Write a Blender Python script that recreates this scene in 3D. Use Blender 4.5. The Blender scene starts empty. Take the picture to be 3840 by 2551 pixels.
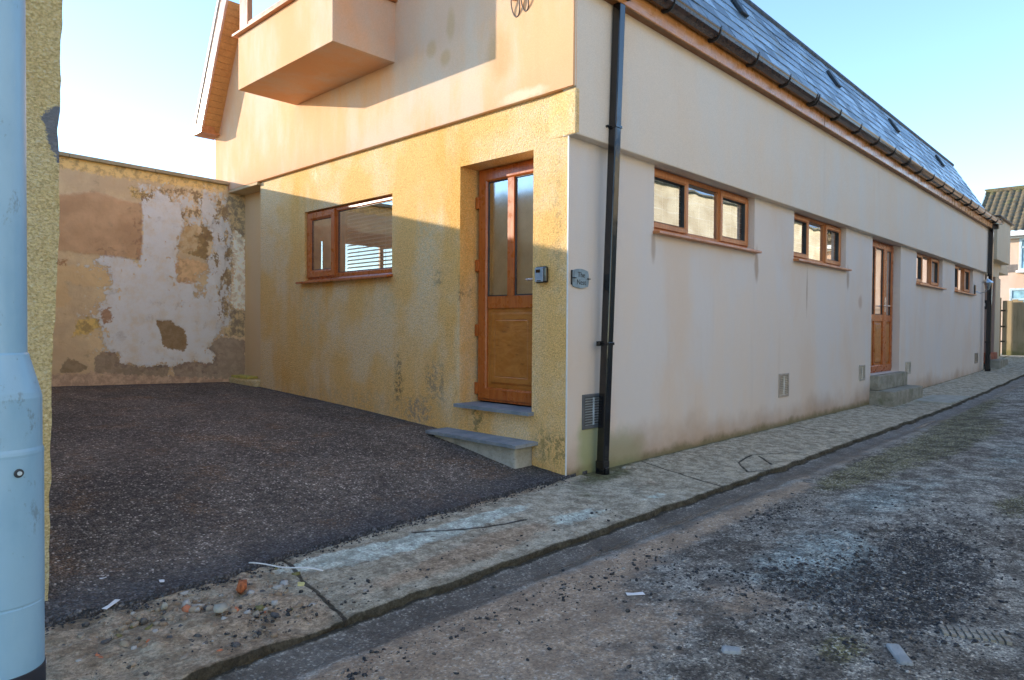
import bpy, math, random
import numpy as np
from mathutils import Vector, Matrix
random.seed(7)
SC = bpy.context.scene
COL = SC.collection
R_ = math.radians

# ------------------------------------------------------------------ camera, sky, sun, exposure
CAM = np.array([-4.191, -3.400, 1.185])
yaw, pit, rol = 0.7611848, -0.01797973, -0.00689979
fw = np.array([math.cos(yaw)*math.cos(pit), math.sin(yaw)*math.cos(pit), math.sin(pit)])
rt0 = np.array([math.sin(yaw), -math.cos(yaw), 0.0]); up0 = np.cross(rt0, fw)
rt = rt0*math.cos(rol)-up0*math.sin(rol); up = rt0*math.sin(rol)+up0*math.cos(rol)
cam = bpy.data.cameras.new('camera'); co = bpy.data.objects.new('camera', cam); COL.objects.link(co)
cam.lens = 24.009; cam.sensor_width = 36.0; cam.clip_end = 2000; cam.clip_start = 0.05
mw = Matrix.Identity(4)
for i in range(3):
    mw[i][0] = rt[i]; mw[i][1] = up[i]; mw[i][2] = -fw[i]; mw[i][3] = CAM[i]
co.matrix_world = mw
SC.camera = co

SUNV = Vector((-0.747, 1.52, 0.365)).normalized()          # towards the sun
elev = math.asin(SUNV.z); azi = math.atan2(SUNV.x, SUNV.y)
w = bpy.data.worlds.new('World'); SC.world = w; w.use_nodes = True
nt = w.node_tree
sky = nt.nodes.new('ShaderNodeTexSky'); sky.sky_type = 'NISHITA'; sky.sun_disc = False
sky.sun_elevation = elev; sky.sun_rotation = azi
sky.altitude = 20; sky.air_density = 0.85; sky.dust_density = 0.0; sky.ozone_density = 2.1
bg = nt.nodes['Background']; bg.inputs['Strength'].default_value = 0.15
nt.links.new(sky.outputs[0], bg.inputs['Color'])
sl = bpy.data.lights.new('sun', 'SUN'); sl.energy = 2.0; sl.angle = R_(0.5); sl.color = (1.0, 0.88, 0.70)
so = bpy.data.objects.new('sun', sl); COL.objects.link(so)
so.rotation_euler = SUNV.to_track_quat('Z', 'Y').to_euler(); so.location = (-10, 20, 12)
SC.view_settings.view_transform = 'Standard'; SC.view_settings.look = 'None'
SC.view_settings.exposure = 2.0; SC.view_settings.gamma = 1.0
SC.render.engine = 'CYCLES'

# ------------------------------------------------------------------ numpy noise
def vnoise(x, y, seed=0):
    xi = np.floor(x).astype(np.int64); yi = np.floor(y).astype(np.int64)
    xf = x-xi; yf = y-yi
    def h(a, b):
        n = (a*374761393+b*668265263+seed*1442695041) & 0xffffffff
        n = ((n ^ (n >> 13))*1274126177) & 0xffffffff
        n = (n ^ (n >> 16)) & 0xffffff
        return n/float(0xffffff)
    u = xf*xf*(3-2*xf); v = yf*yf*(3-2*yf)
    return (h(xi, yi)*(1-u)+h(xi+1, yi)*u)*(1-v)+(h(xi, yi+1)*(1-u)+h(xi+1, yi+1)*u)*v
def fbm(x, y, s=1.0, o=4, seed=0):
    t = 0; a = 0.5; n = 0
    for i in range(o):
        t = t+a*vnoise(x*s+17.3*i, y*s-9.1*i, seed+i); n += a; a *= 0.5; s *= 2.03
    return t/n
def sstep(a, b, x):
    t = np.clip((x-a)/(b-a), 0, 1); return t*t*(3-2*t)
def polysdf(px, py, poly):
    d = np.full(px.shape, 1e9); inside = np.zeros(px.shape, bool); n = len(poly)
    for i in range(n):
        ax, ay = poly[i]; bx, by = poly[(i+1) % n]
        ex, ey = bx-ax, by-ay; wx, wy = px-ax, py-ay
        t = np.clip((wx*ex+wy*ey)/(ex*ex+ey*ey+1e-12), 0, 1)
        d = np.minimum(d, np.hypot(wx-ex*t, wy-ey*t))
        c = ((ay > py) != (by > py)) & (px < (bx-ax)*(py-ay)/((by-ay) if by != ay else 1e-9)+ax)
        inside ^= c
    return np.where(inside, d, -d)            # positive inside

# ------------------------------------------------------------------ node helpers
class NT:
    def __init__(s, name):
        s.m = bpy.data.materials.new(name); s.m.use_nodes = True
        s.t = s.m.node_tree; s.b = s.t.nodes['Principled BSDF']; s.geo = None
    def n(s, typ, **kw):
        x = s.t.nodes.new(typ)
        for k, v in kw.items(): setattr(x, k, v)
        return x
    def put(s, sock, v):
        if hasattr(v, 'is_linked') or hasattr(v, 'node'): s.t.links.new(v, sock)
        elif isinstance(v, (tuple, list)):
            sock.default_value = (tuple(v)+(1.0,))[:len(sock.default_value)]
        else:
            sock.default_value = v
    def pos(s):
        if s.geo is None: s.geo = s.n('ShaderNodeNewGeometry')
        return s.geo.outputs['Position']
    def island(s):
        s.pos(); return s.geo.outputs['Random Per Island']
    def map(s, scale=(1, 1, 1), vec=None, loc=(0, 0, 0)):
        x = s.n('ShaderNodeMapping'); s.t.links.new(vec or s.pos(), x.inputs['Vector'])
        x.inputs['Scale'].default_value = scale; x.inputs['Location'].default_value = loc
        return x.outputs[0]
    def noise(s, scale, detail=4, rough=0.55, vec=None, dist=0.0, col=False):
        x = s.n('ShaderNodeTexNoise'); s.t.links.new(vec or s.pos(), x.inputs['Vector'])
        x.inputs['Scale'].default_value = scale; x.inputs['Detail'].default_value = detail
        x.inputs['Roughness'].default_value = rough; x.inputs['Distortion'].default_value = dist
        return x.outputs[1 if col else 0]
    def vor(s, scale, vec=None, feature='F1', out='Distance', rnd=1.0):
        x = s.n('ShaderNodeTexVoronoi', feature=feature); s.t.links.new(vec or s.pos(), x.inputs['Vector'])
        x.inputs['Scale'].default_value = scale; x.inputs['Randomness'].default_value = rnd
        return x.outputs[out]
    def ramp(s, v, a, b, lo=0.0, hi=1.0):
        x = s.n('ShaderNodeMapRange'); x.interpolation_type = 'SMOOTHSTEP'; x.clamp = True
        s.put(x.inputs[0], v)
        for i, k in zip((1, 2, 3, 4), (a, b, lo, hi)): x.inputs[i].default_value = k
        return x.outputs[0]
    def math(s, op, a, b=0.0, c=None):
        x = s.n('ShaderNodeMath', operation=op); s.put(x.inputs[0], a); s.put(x.inputs[1], b)
        if c is not None: s.put(x.inputs[2], c)
        return x.outputs[0]
    def mix(s, f, a, b, typ='MIX'):
        x = s.n('ShaderNodeMix', data_type='RGBA', blend_type=typ)
        s.put(x.inputs[0], f); s.put(x.inputs[6], a); s.put(x.inputs[7], b)
        return x.outputs[2]
    def sep(s, vec=None):
        x = s.n('ShaderNodeSeparateXYZ'); s.t.links.new(vec or s.pos(), x.inputs[0]); return x.outputs
    def attr(s, name):
        x = s.n('ShaderNodeAttribute'); x.attribute_name = name; return x.outputs['Fac']
    def spot(s, c, r, warp=0.3, ws=6.0):
        """soft blob 1 in the centre, 0 at radius r (world coordinates, noise-warped edge)"""
        v = s.n('ShaderNodeVectorMath', operation='SUBTRACT'); s.t.links.new(s.pos(), v.inputs[0]); v.inputs[1].default_value = c
        d = s.n('ShaderNodeVectorMath', operation='DIVIDE'); s.t.links.new(v.outputs[0], d.inputs[0]); d.inputs[1].default_value = r
        l = s.n('ShaderNodeVectorMath', operation='LENGTH'); s.t.links.new(d.outputs[0], l.inputs[0])
        q = s.math('ADD', l.outputs['Value'], s.math('MULTIPLY', s.math('SUBTRACT', s.noise(ws), 0.5), warp*4))
        return s.ramp(q, 0.35, 1.0, 1.0, 0.0)
    def bump(s, h, dist=0.005, strength=1.0):
        x = s.n('ShaderNodeBump'); s.t.links.new(h, x.inputs['Height'])
        x.inputs['Distance'].default_value = dist; x.inputs['Strength'].default_value = strength
        s.t.links.new(x.outputs[0], s.b.inputs['Normal']); return x
    def fin(s, col=None, rough=None, spec=None, metal=None):
        if col is not None: s.put(s.b.inputs['Base Color'], col)
        if rough is not None: s.put(s.b.inputs['Roughness'], rough)
        if spec is not None: s.put(s.b.inputs['Specular IOR Level'], spec)
        if metal is not None: s.put(s.b.inputs['Metallic'], metal)
        return s.m

def plain(name, col, rough=0.5, var=0.12, sc=8.0, bump=0.0, bsc=60, spec=0.5, metal=0.0):
    s = NT(name); n = s.noise(sc, 5)
    d = tuple(c*(1-var*2) for c in col); l = tuple(min(1, c*(1+var)) for c in col)
    c = s.mix(s.ramp(n, 0.3, 0.7), d, l)
    rr = s.ramp(s.noise(sc*2.3, 4), 0.3, 0.7, max(0.02, rough-0.08), min(1, rough+0.1))
    if bump: s.bump(s.noise(bsc, 3), bump)
    return s.fin(c, rr, spec, metal)

def m_roughcast(name, base, pale, deep, marks=False, near=0):
    s = NT(name)
    c = s.mix(s.ramp(s.noise(1.3, 5, 0.6), 0.40, 0.62), base, pale)
    c = s.mix(s.ramp(s.noise(1.7, 4, 0.6, s.map((1, 1, .35), None, (5, 3, 1))), 0.48, 0.68), c, deep)
    st = s.noise(2.6, 5, 0.6, s.map((1, 1, 0.14)))
    c = s.mix(s.ramp(st, 0.52, 0.72, 0, .45), c, pale)
    g = s.vor(95.0, s.map((1, 1, 1)))
    g2 = s.noise(150.0, 3, 0.6)
    sp = s.vor(95.0, out='Color')
    c = s.mix(s.ramp(s.sep(sp)[0], 0.25, 1.0, 0, 0.45), c, tuple(min(.95, k*1.25) for k in base))
    c = s.mix(s.ramp(g, 0.50, 0.85, 0, 0.3), c, tuple(k*0.5 for k in deep))
    c = s.mix(s.ramp(s.noise(38, 3, .7), 0.62, 0.74, 0, .25), c, tuple(k*0.6 for k in deep))
    if marks:
        for cen, rad, col, f in (((0, 2.17, .62), (1, .09, .36), (.06, .058, .06), .75), ((0, 1.60, .66), (1, .20, .28), (.13, .135, .15), .55),
                                 ((0, 1.86, .38), (1, .28, .17), (.13, .14, .18), .7), ((0, 1.02, .36), (1, .10, .17), (.08, .09, .025), .8),
                                 ((0, 1.55, 1.66), (1, .12, .12), (.16, .13, .09), .5), ((0, .1, 2.0), (1, .06, .7), (.20, .17, .12), .3),
                                 ((0, .14, .22), (1, .3, .2), (.15, .13, .05), .6), ((0, 3.8, 2.95), (1, .10, .10), (.85, .72, .45), .8),
                                 ((0, 2.35, 1.45), (1, .16, .30), (.62, .50, .30), .5), ((0, 3.9, 1.3), (1, .35, .55), (.62, .50, .30), .5), ((0, 3.0, .35), (1, 2.6, .22), (.60, .42, .24), .5), ((0, 1.75, 1.9), (1, .25, .6), (.66, .56, .36), .5),
                                 ((0, 1.27, 1.5), (.3, .02, .22), (.10, .045, .02), .6)):
            mk = s.spot(cen, rad, .34, 9.0)
            mk = s.math('MULTIPLY', mk, s.ramp(s.noise(19, 6, .75), .46, .56, .05, 1))
            c = s.mix(s.math('MULTIPLY', mk, f), c, col)
    if near:
        wv = s.noise(70, 5, .7, s.map((1, 1, 1.5)), .8)
        c = s.mix(1.0, c, (1.05, 1.05, 1.0), 'MULTIPLY'); c = s.mix(s.ramp(wv, .42, .50, .5, 0), c, tuple(k*.5 for k in deep)); c = s.mix(s.ramp(wv, .54, .64, 0, .6), c, (.90, .84, .62))
        h = s.math('MULTIPLY', wv, 3.0); s.bump(h, .006, 1.0); return s.fin(c, .9, .2)
    gr = s.noise(85, 5, .75, None, .5)
    c = s.mix(1.0, c, s.mix(s.ramp(gr, .38, .62), (.80, .78, .72), (1.14, 1.14, 1.14)), 'MULTIPLY')
    h = s.math('ADD', s.math('MULTIPLY', g, -1.0), s.math('MULTIPLY', gr, 1.2))
    s.bump(h, 0.0045, 1.0)
    return s.fin(c, 0.9, 0.2)

def m_render(name, base, cool, warm, bottom=False, patches=False):
    s = NT(name)
    st = s.noise(1.5, 6, 0.62, s.map((1, 1, 0.30)))
    c = s.mix(s.ramp(st, 0.40, 0.62), base, cool)
    c = s.mix(s.ramp(s.noise(0.9, 5, .6, s.map((1, 1, .5), None, (3, 9, 2))), 0.46, 0.66, 0, .8), c, warm)
    c = s.mix(s.ramp(s.noise(5.5, 4, .6, s.map((1, 1, .08))), 0.58, 0.74, 0, .16), c, tuple(k*.75 for k in warm))
    c = s.mix(s.ramp(s.noise(14, 5, .7), 0.55, 0.75, 0, .22), c, tuple(min(1, k*1.12) for k in base))
    if patches:
        c = s.mix(s.math('MULTIPLY', s.spot((0, 1.5, 4.0), (2, 1.0, .9), .3, 2.2), .45), c, (.50, .47, .42))
        for cen, r in (((0, 1.62, 3.80), (1, .10, .12)), ((0, 1.42, 3.66), (1, .10, .10)), ((0, 1.35, 3.95), (1, .08, .2)), ((0, .72, 3.5), (1, .2, .3))):
            c = s.mix(s.math('MULTIPLY', s.spot(cen, r, .15, 6), .5), c, (.50, .31, .14))
        c = s.mix(s.math('MULTIPLY', s.spot((0, .45, 3.10), (1, .32, .07), .2, 9), .7), c, (.78, .66, .48))
    if bottom:
        p = s.sep(); z = s.math('ADD', p[2], s.math('MULTIPLY', s.noise(1.6, 5, .6), -.55))
        c = s.mix(s.ramp(z, -.30, .10, .75, 0), c, (.42, .27, .17))
        z2 = s.math('ADD', p[2], s.math('MULTIPLY', s.noise(5, 5, .7), -.16))
        c = s.mix(s.ramp(z2, -.08, .02, .8, 0), c, (.16, .14, .06))
        for cen, r, col, f in (((.32, 0, .22), (.24, 1, .42), (.34, .38, .18), .8), ((.75, 0, .1), (.5, 1, .3), (.30, .31, .17), .6),
                               ((3.45, 0, 1.93), (.07, 1, .25), (.32, .20, .12), .6), ((6.6, 0, 1.95), (.08, 1, .22), (.32, .20, .12), .6),
                               ((7.2, 0, 1.62), (.13, 1, .13), (.50, .33, .24), .6), ((1.25, 0, 1.95), (.05, 1, .2), (.32, .2, .12), .5), ((5.0, 0, 1.7), (.03, 1, .4), (.35, .22, .13), .6)):
            c = s.mix(s.math('MULTIPLY', s.spot(cen, r, .2, 5), f), c, col)
    c = s.mix(1.0, c, s.mix(s.ramp(s.noise(140, 3, .8), .38, .62), (.93, .93, .92), (1.05, 1.05, 1.05)), 'MULTIPLY')
    h = s.math('ADD', s.math('MULTIPLY', s.noise(220, 2), 0.5), s.math('MULTIPLY', s.noise(3.0, 5, .6), 1.6))
    s.bump(h, 0.006, 0.7)
    return s.fin(c, 0.88, 0.25)

def m_wood(name, a, b, rough=0.28, grain=(1.2, 1.2, .09), sc=26):
    s = NT(name)
    v = s.map(grain)
    n = s.noise(sc, 6, .62, v, 1.4)
    c = s.mix(s.ramp(n, .32, .68), a, b)
    c = s.mix(s.ramp(s.noise(5, 4, .6), .45, .75, 0, .45), c, tuple(k*.6 for k in a))
    c = s.mix(s.ramp(s.noise(sc*2.5, 3, .6, v), .62, .72, 0, .5), c, tuple(k*.4 for k in a))
    s.bump(n, 0.0008, .6)
    return s.fin(c, s.ramp(s.noise(9, 3), .3, .7, rough-.06, rough+.12), .5)

def m_glass(name, tint=(.75, .8, .8), base=0.10, rough=0.0, wavy=0.0015):
    m = bpy.data.materials.new(name); m.use_nodes = True; t = m.node_tree
    t.nodes.remove(t.nodes['Principled BSDF']); out = t.nodes['Material Output']
    g = t.nodes.new('ShaderNodeBsdfGlossy'); g.inputs['Roughness'].default_value = rough; g.inputs['Color'].default_value = (.95, .97, 1, 1)
    tr = t.nodes.new('ShaderNodeBsdfTransparent'); tr.inputs['Color'].default_value = tint+(1,)
    fr = t.nodes.new('ShaderNodeFresnel'); fr.inputs['IOR'].default_value = 1.55
    ad = t.nodes.new('ShaderNodeMath'); ad.operation = 'MULTIPLY_ADD'; ad.inputs[1].default_value = 1.6; ad.inputs[2].default_value = base
    t.links.new(fr.outputs[0], ad.inputs[0])
    mx = t.nodes.new('ShaderNodeMixShader'); t.links.new(ad.outputs[0], mx.inputs[0]); t.links.new(tr.outputs[0], mx.inputs[1]); t.links.new(g.outputs[0], mx.inputs[2])
    if wavy:
        ge = t.nodes.new('ShaderNodeNewGeometry'); no = t.nodes.new('ShaderNodeTexNoise'); no.inputs['Scale'].default_value = 2.6; no.inputs['Detail'].default_value = 1
        t.links.new(ge.outputs['Position'], no.inputs['Vector'])
        bu = t.nodes.new('ShaderNodeBump'); bu.inputs['Distance'].default_value = wavy; t.links.new(no.outputs[0], bu.inputs['Height']); t.links.new(bu.outputs[0], g.inputs['Normal'])
    t.links.new(mx.outputs[0], out.inputs['Surface']); return m

# ------------------------------------------------------------------ mesh helpers
class MB:
    """collects shapes; frame (o,u,n): local a along u, b up, c outwards along n"""
    def __init__(s, o=(0, 0, 0), u=(1, 0, 0), n=(0, -1, 0)):
        s.v = []; s.f = []; s.o = Vector(o); s.u = Vector(u); s.n = Vector(n)
    def P(s, a, b, c): return tuple(s.o+s.u*a+Vector((0, 0, 1))*b+s.n*c)
    def add(s, vs, fs):
        k = len(s.v); s.v += vs; s.f += [tuple(i+k for i in f) for f in fs]
    def box(s, a0, a1, b0, b1, c0, c1):
        vs = [s.P(a, b, c) for a in (a0, a1) for b in (b0, b1) for c in (c0, c1)]
        s.add(vs, [(0, 1, 3, 2), (4, 6, 7, 5), (0, 4, 5, 1), (2, 3, 7, 6), (0, 2, 6, 4), (1, 5, 7, 3)]); return s
    def wbox(s, x0, x1, y0, y1, z0, z1):
        vs = [(x, y, z) for x in (x0, x1) for y in (y0, y1) for z in (z0, z1)]
        s.add(vs, [(0, 1, 3, 2), (4, 6, 7, 5), (0, 4, 5, 1), (2, 3, 7, 6), (0, 2, 6, 4), (1, 5, 7, 3)]); return s
    def ring(s, a0, a1, b0, b1, w, c0, c1, ch=0.012):
        prof = [(0, c0), (0.0, c1-.003), (.003, c1), (w-ch, c1), (w, c1-ch), (w, c0)]
        k = len(prof); vs = []
        for (sa, sb) in ((0, 0), (1, 0), (1, 1), (0, 1)):
            for t, c in prof:
                vs.append(s.P(a0+t if sa == 0 else a1-t, b0+t if sb == 0 else b1-t, c))
        fs = []
        for i in range(4):
            j = (i+1) % 4
            for p in range(k):
                q = (p+1) % k
                fs.append((i*k+p, j*k+p, j*k+q, i*k+q))
        s.add(vs, fs); return s
    def prism(s, prof, a0, a1):
        """profile of (c,b) points extruded along a"""
        k = len(prof); vs = [s.P(a, b, c) for a in (a0, a1) for c, b in prof]
        s.add(vs, [tuple(range(k-1, -1, -1)), tuple(range(k, 2*k))]+[(i, (i+1) % k, k+(i+1) % k, k+i) for i in range(k)]); return s
    def cyl(s, p0, p1, r0, r1=None, n=16, cap=True):
        r1 = r0 if r1 is None else r1; p0 = Vector(p0); p1 = Vector(p1); d = (p1-p0).normalized()
        a = d.orthogonal().normalized(); b = d.cross(a)
        vs = [tuple(p+(a*math.cos(t)+b*math.sin(t))*r) for p, r in ((p0, r0), (p1, r1)) for t in [2*math.pi*i/n for i in range(n)]]
        fs = [(i, (i+1) % n, n+(i+1) % n, n+i) for i in range(n)]
        if cap: fs += [tuple(range(n-1, -1, -1)), tuple(range(n, 2*n))]
        s.add(vs, fs); return s
    def lathe(s, prof, cx, cy, n=48):
        for (r0, z0), (r1, z1) in zip(prof[:-1], prof[1:]):
            vs = [(cx+r*math.cos(2*math.pi*i/n), cy+r*math.sin(2*math.pi*i/n), z) for i in range(n) for r, z in ((r0, z0), (r1, z1))]
            s.add(vs, [(i*2, ((i+1) % n)*2, ((i+1) % n)*2+1, i*2+1) for i in range(n)])
        return s
    def tube(s, pts, r, n=8):
        pts = [Vector(p) for p in pts]; vs = []; a = None
        for i, p in enumerate(pts):
            d = (pts[min(i+1, len(pts)-1)]-pts[max(i-1, 0)]).normalized()
            a = (d.orthogonal() if a is None else (a-d*a.dot(d))).normalized(); b = d.cross(a)
            vs += [tuple(p+(a*math.cos(2*math.pi*k/n)+b*math.sin(2*math.pi*k/n))*r) for k in range(n)]
        fs = [(i*n+k, i*n+(k+1) % n, (i+1)*n+(k+1) % n, (i+1)*n+k) for i in range(len(pts)-1) for k in range(n)]
        fs += [tuple(range(n-1, -1, -1)), tuple(range((len(pts)-1)*n, len(pts)*n))]
        s.add(vs, fs); return s

ORG = {}
def link_mesh(me, name, mat, parent, bevel=0, smooth=False):
    o = bpy.data.objects.new(name, me); COL.objects.link(o)
    if mat: me.materials.append(mat)
    org = Vector((0, 0, 0))
    if parent is not None:
        o.parent = parent; org = ORG.get(parent.name, Vector((0, 0, 0)))
        me.transform(Matrix.Translation(-org))
    ORG[o.name] = org
    if smooth:
        me.shade_smooth()
    if bevel:
        b = o.modifiers.new('bevel', 'BEVEL'); b.width = bevel; b.segments = 2; b.limit_method = 'ANGLE'; b.angle_limit = R_(40)
    return o
def obj(name, mb, mat, parent=None, bevel=0, smooth=False, flip=False):
    me = bpy.data.meshes.new(name); me.from_pydata(mb.v, [], mb.f); me.update()
    import bmesh
    bm = bmesh.new(); bm.from_mesh(me); bmesh.ops.recalc_face_normals(bm, faces=bm.faces); bm.to_mesh(me); bm.free()
    return link_mesh(me, name, mat, parent, bevel, smooth)
def tag(o, label=None, cat=None, group=None, kind=None):
    if label: o['label'] = label
    if cat: o['category'] = cat
    if group: o['group'] = group
    if kind: o['kind'] = kind
    return o
def thing(name, loc, label, cat, group=None):
    o = bpy.data.objects.new(name, None); COL.objects.link(o); o.location = loc; o.empty_display_size = .2
    ORG[o.name] = Vector(loc); return tag(o, label, cat, group)
def gridmesh(name, X, Y, Z, mat, parent=None, attrs=None, smooth=True):
    ny, nx = X.shape; me = bpy.data.meshes.new(name)
    co_ = np.stack([X, Y, Z], -1).reshape(-1, 3).astype(np.float32)
    idx = np.arange(nx*ny).reshape(ny, nx)
    q = np.stack([idx[:-1, :-1], idx[:-1, 1:], idx[1:, 1:], idx[1:, :-1]], -1).reshape(-1, 4)
    me.vertices.add(len(co_)); me.vertices.foreach_set('co', co_.ravel())
    me.loops.add(q.size); me.loops.foreach_set('vertex_index', q.ravel().astype(np.int32))
    me.polygons.add(len(q)); me.polygons.foreach_set('loop_start', np.arange(0, q.size, 4, dtype=np.int32))
    me.polygons.foreach_set('loop_total', np.full(len(q), 4, dtype=np.int32))
    me.update(calc_edges=True); me.validate()
    for k, a in (attrs or {}).items():
        at = me.attributes.new(k, 'FLOAT', 'POINT'); at.data.foreach_set('value', a.ravel().astype(np.float32))
    return link_mesh(me, name, mat, parent, 0, smooth)
def scatter(name, pts, sizes, mat, flat=0.6, seed=1, parent=None):
    """lumpy little stones, one mesh"""
    rs = np.random.RandomState(seed); t = (1+5**.5)/2
    V = np.array([(-1, t, 0), (1, t, 0), (-1, -t, 0), (1, -t, 0), (0, -1, t), (0, 1, t), (0, -1, -t), (0, 1, -t), (t, 0, -1), (t, 0, 1), (-t, 0, -1), (-t, 0, 1)], float)/1.9
    F = np.array([(0, 11, 5), (0, 5, 1), (0, 1, 7), (0, 7, 10), (0, 10, 11), (1, 5, 9), (5, 11, 4), (11, 10, 2), (10, 7, 6), (7, 1, 8), (3, 9, 4), (3, 4, 2), (3, 2, 6), (3, 6, 8), (3, 8, 9), (4, 9, 5), (2, 4, 11), (6, 2, 10), (8, 6, 7), (9, 8, 1)])
    n = len(pts); a = rs.rand(n)*6.283; ca, sa = np.cos(a), np.sin(a)
    L = V[None]*(0.55+0.9*rs.rand(n, 12, 1))
    sc = np.stack([0.7+.6*rs.rand(n), 0.6+.4*rs.rand(n), np.full(n, flat)*(.7+.6*rs.rand(n))], -1)
    L = L*sc[:, None, :]*np.asarray(sizes)[:, None, None]
    X = L[..., 0]*ca[:, None]-L[..., 1]*sa[:, None]; Y = L[..., 0]*sa[:, None]+L[..., 1]*ca[:, None]
    co_ = np.stack([X, Y, L[..., 2]], -1)+np.asarray(pts)[:, None, :]
    f = (F[None]+np.arange(n)[:, None, None]*12).reshape(-1, 3)
    me = bpy.data.meshes.new(name); me.vertices.add(n*12); me.vertices.foreach_set('co', co_.astype(np.float32).ravel())
    me.loops.add(f.size); me.loops.foreach_set('vertex_index', f.ravel().astype(np.int32))
    me.polygons.add(len(f)); me.polygons.foreach_set('loop_start', np.arange(0, f.size, 3, dtype=np.int32)); me.polygons.foreach_set('loop_total', np.full(len(f), 3, dtype=np.int32))
    me.update(calc_edges=True)
    return link_mesh(me, name, mat, parent)
def wall(mb, a0, a1, b0, b1, holes, c=0.0, depth=0.15, reveals=True, thick=None):
    """front skin with rectangular openings and their reveals"""
    A = sorted({a0, a1, *[h[0] for h in holes], *[h[1] for h in holes]}); B = sorted({b0, b1, *[h[2] for h in holes], *[h[3] for h in holes]})
    for i in range(len(A)-1):
        for j in range(len(B)-1):
            m = ((A[i]+A[i+1])/2, (B[j]+B[j+1])/2)
            if any(h[0] < m[0] < h[1] and h[2] < m[1] < h[3] for h in holes): continue
            mb.add([mb.P(A[i], B[j], c), mb.P(A[i+1], B[j], c), mb.P(A[i+1], B[j+1], c), mb.P(A[i], B[j+1], c)], [(0, 1, 2, 3)])
    for h in holes:
        d = c-(h[4] if len(h) > 4 else depth)
        for (x0, y0, x1, y1) in ((h[0], h[2], h[1], h[2]), (h[1], h[2], h[1], h[3]), (h[1], h[3], h[0], h[3]), (h[0], h[3], h[0], h[2])):
            mb.add([mb.P(x0, y0, c), mb.P(x1, y1, c), mb.P(x1, y1, d), mb.P(x0, y0, d)], [(0, 1, 2, 3)])
def obj_raw(name, mb, mat, parent=None, merge=True):
    me = bpy.data.meshes.new(name); me.from_pydata(mb.v, [], mb.f); me.update()
    if merge:
        import bmesh
        bm = bmesh.new(); bm.from_mesh(me); bmesh.ops.remove_doubles(bm, verts=bm.verts, dist=1e-5); bm.to_mesh(me); bm.free()
    return link_mesh(me, name, mat, parent)
def text_mesh(name, txt, size, mb, a, b, c, mat, parent, depth=.001):
    cu = bpy.data.curves.new(name, 'FONT'); cu.body = txt; cu.size = size; cu.align_x = 'CENTER'; cu.align_y = 'CENTER'; cu.extrude = depth
    t = bpy.data.objects.new(name+'_tmp', cu); COL.objects.link(t)
    bpy.context.view_layer.update()
    me = bpy.data.meshes.new_from_object(t.evaluated_get(bpy.context.evaluated_depsgraph_get()))
    bpy.data.objects.remove(t)
    for v in me.vertices:
        v.co = Vector(mb.P(a+v.co.x, b+v.co.y, c+v.co.z))
    me.materials.clear(); me.name = name
    return link_mesh(me, name, mat, parent)

# ------------------------------------------------------------------ materials
YEL = m_roughcast('yellow_roughcast', (.84, .51, .19), (.82, .62, .38), (.82, .44, .12), True)
YEL2 = m_roughcast('pier_roughcast', (.84, .62, .30), (.88, .77, .50), (.80, .52, .18), False, 1)
CREAM_LIT = m_render('cream_render_lit', (.76, .43, .23), (.71, .50, .36), (.78, .39, .19), patches=True)  # same cream paint as the side walls, sunlight's warmth put into the colour
CREAM = m_render('cream_render', (.73, .63, .55), (.70, .64, .60), (.72, .58, .47), bottom=True)
CREAM2 = m_render('cream_render_band', (.76, .64, .52), (.73, .65, .56), (.77, .61, .46))
OAK = m_wood('golden_oak', (.40, .09, .014), (.50, .145, .03))
OAKL = m_wood('golden_oak_pale', (.48, .16, .05), (.60, .25, .09), .34)
OAKP = m_wood('oak_panel', (.42, .135, .018), (.52, .20, .04), .35, (.5, .5, 1.6), 9)
FASC = m_wood('fascia_oak', (.55, .22, .06), (.64, .30, .11), .24, (.09, 1.2, 1.2))
SOFB = m_wood('soffit_board', (.52, .24, .07), (.62, .31, .10), .4, (1, 1, 1))
GASKET = plain('black_gasket', (.02, .02, .02), .5)
BLACK = plain('black_plastic', (.006, .006, .008), .10, .2, 10, spec=.7)
BROWNG = plain('brown_gutter', (.06, .036, .026), .14, .25, 20, spec=.6)
METAL = plain('satin_metal', (.6, .6, .6), .25, .05, 30, metal=1.0)
GLASS = m_glass('window_glass', (.75, .80, .78), .38)
GLASSF = m_glass('obscured_glass', (.80, .80, .72), .32, .10, .004)
GLASSB = m_glass('bay_glass', (.4, .45, .5), .45)
DARKROOM = plain('room_wall', (.16, .12, .09), .9)
BLIND = plain('blind_slats', (.72, .68, .62), .5, .05)
LACE = plain('net_curtain', (.66, .62, .54), .8, .1)
WHITEP = plain('white_upvc', (.80, .80, .78), .3, .03)

def m_slate():
    s = NT('roof_slate'); r = s.island()
    c = s.mix(r, (.035, .065, .10), (.27, .40, .52))
    c = s.mix(s.ramp(s.noise(2.2, 5, .65), .52, .7, 0, .8), c, (.22, .19, .10))
    c = s.mix(s.ramp(s.noise(30, 4), .4, .7, 0, .5), c, (.28, .31, .35))
    s.bump(s.noise(30, 5, .6, s.map((.4, 1, 1))), .004)
    return s.fin(c, s.ramp(s.math('FRACT', s.math('MULTIPLY', r, 7.3)), 0, 1, .18, .55), .7)
SLATE = m_slate()
def m_stone(name, a, b, moss=.5, sc=7, bump=.004):
    s = NT(name); c = s.mix(s.ramp(s.noise(sc, 6, .65), .35, .65), a, b)
    c = s.mix(s.ramp(s.noise(3.1, 5, .7), .5, .68, 0, moss), c, (.10, .11, .035))
    c = s.mix(s.ramp(s.noise(60, 3, .6), .55, .7, 0, .4), c, tuple(k*.45 for k in a))
    s.bump(s.noise(45, 6, .65), bump); return s.fin(c, .85, .3)
CONC = m_stone('old_concrete', (.26, .24, .19), (.36, .34, .28), .6)
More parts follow.
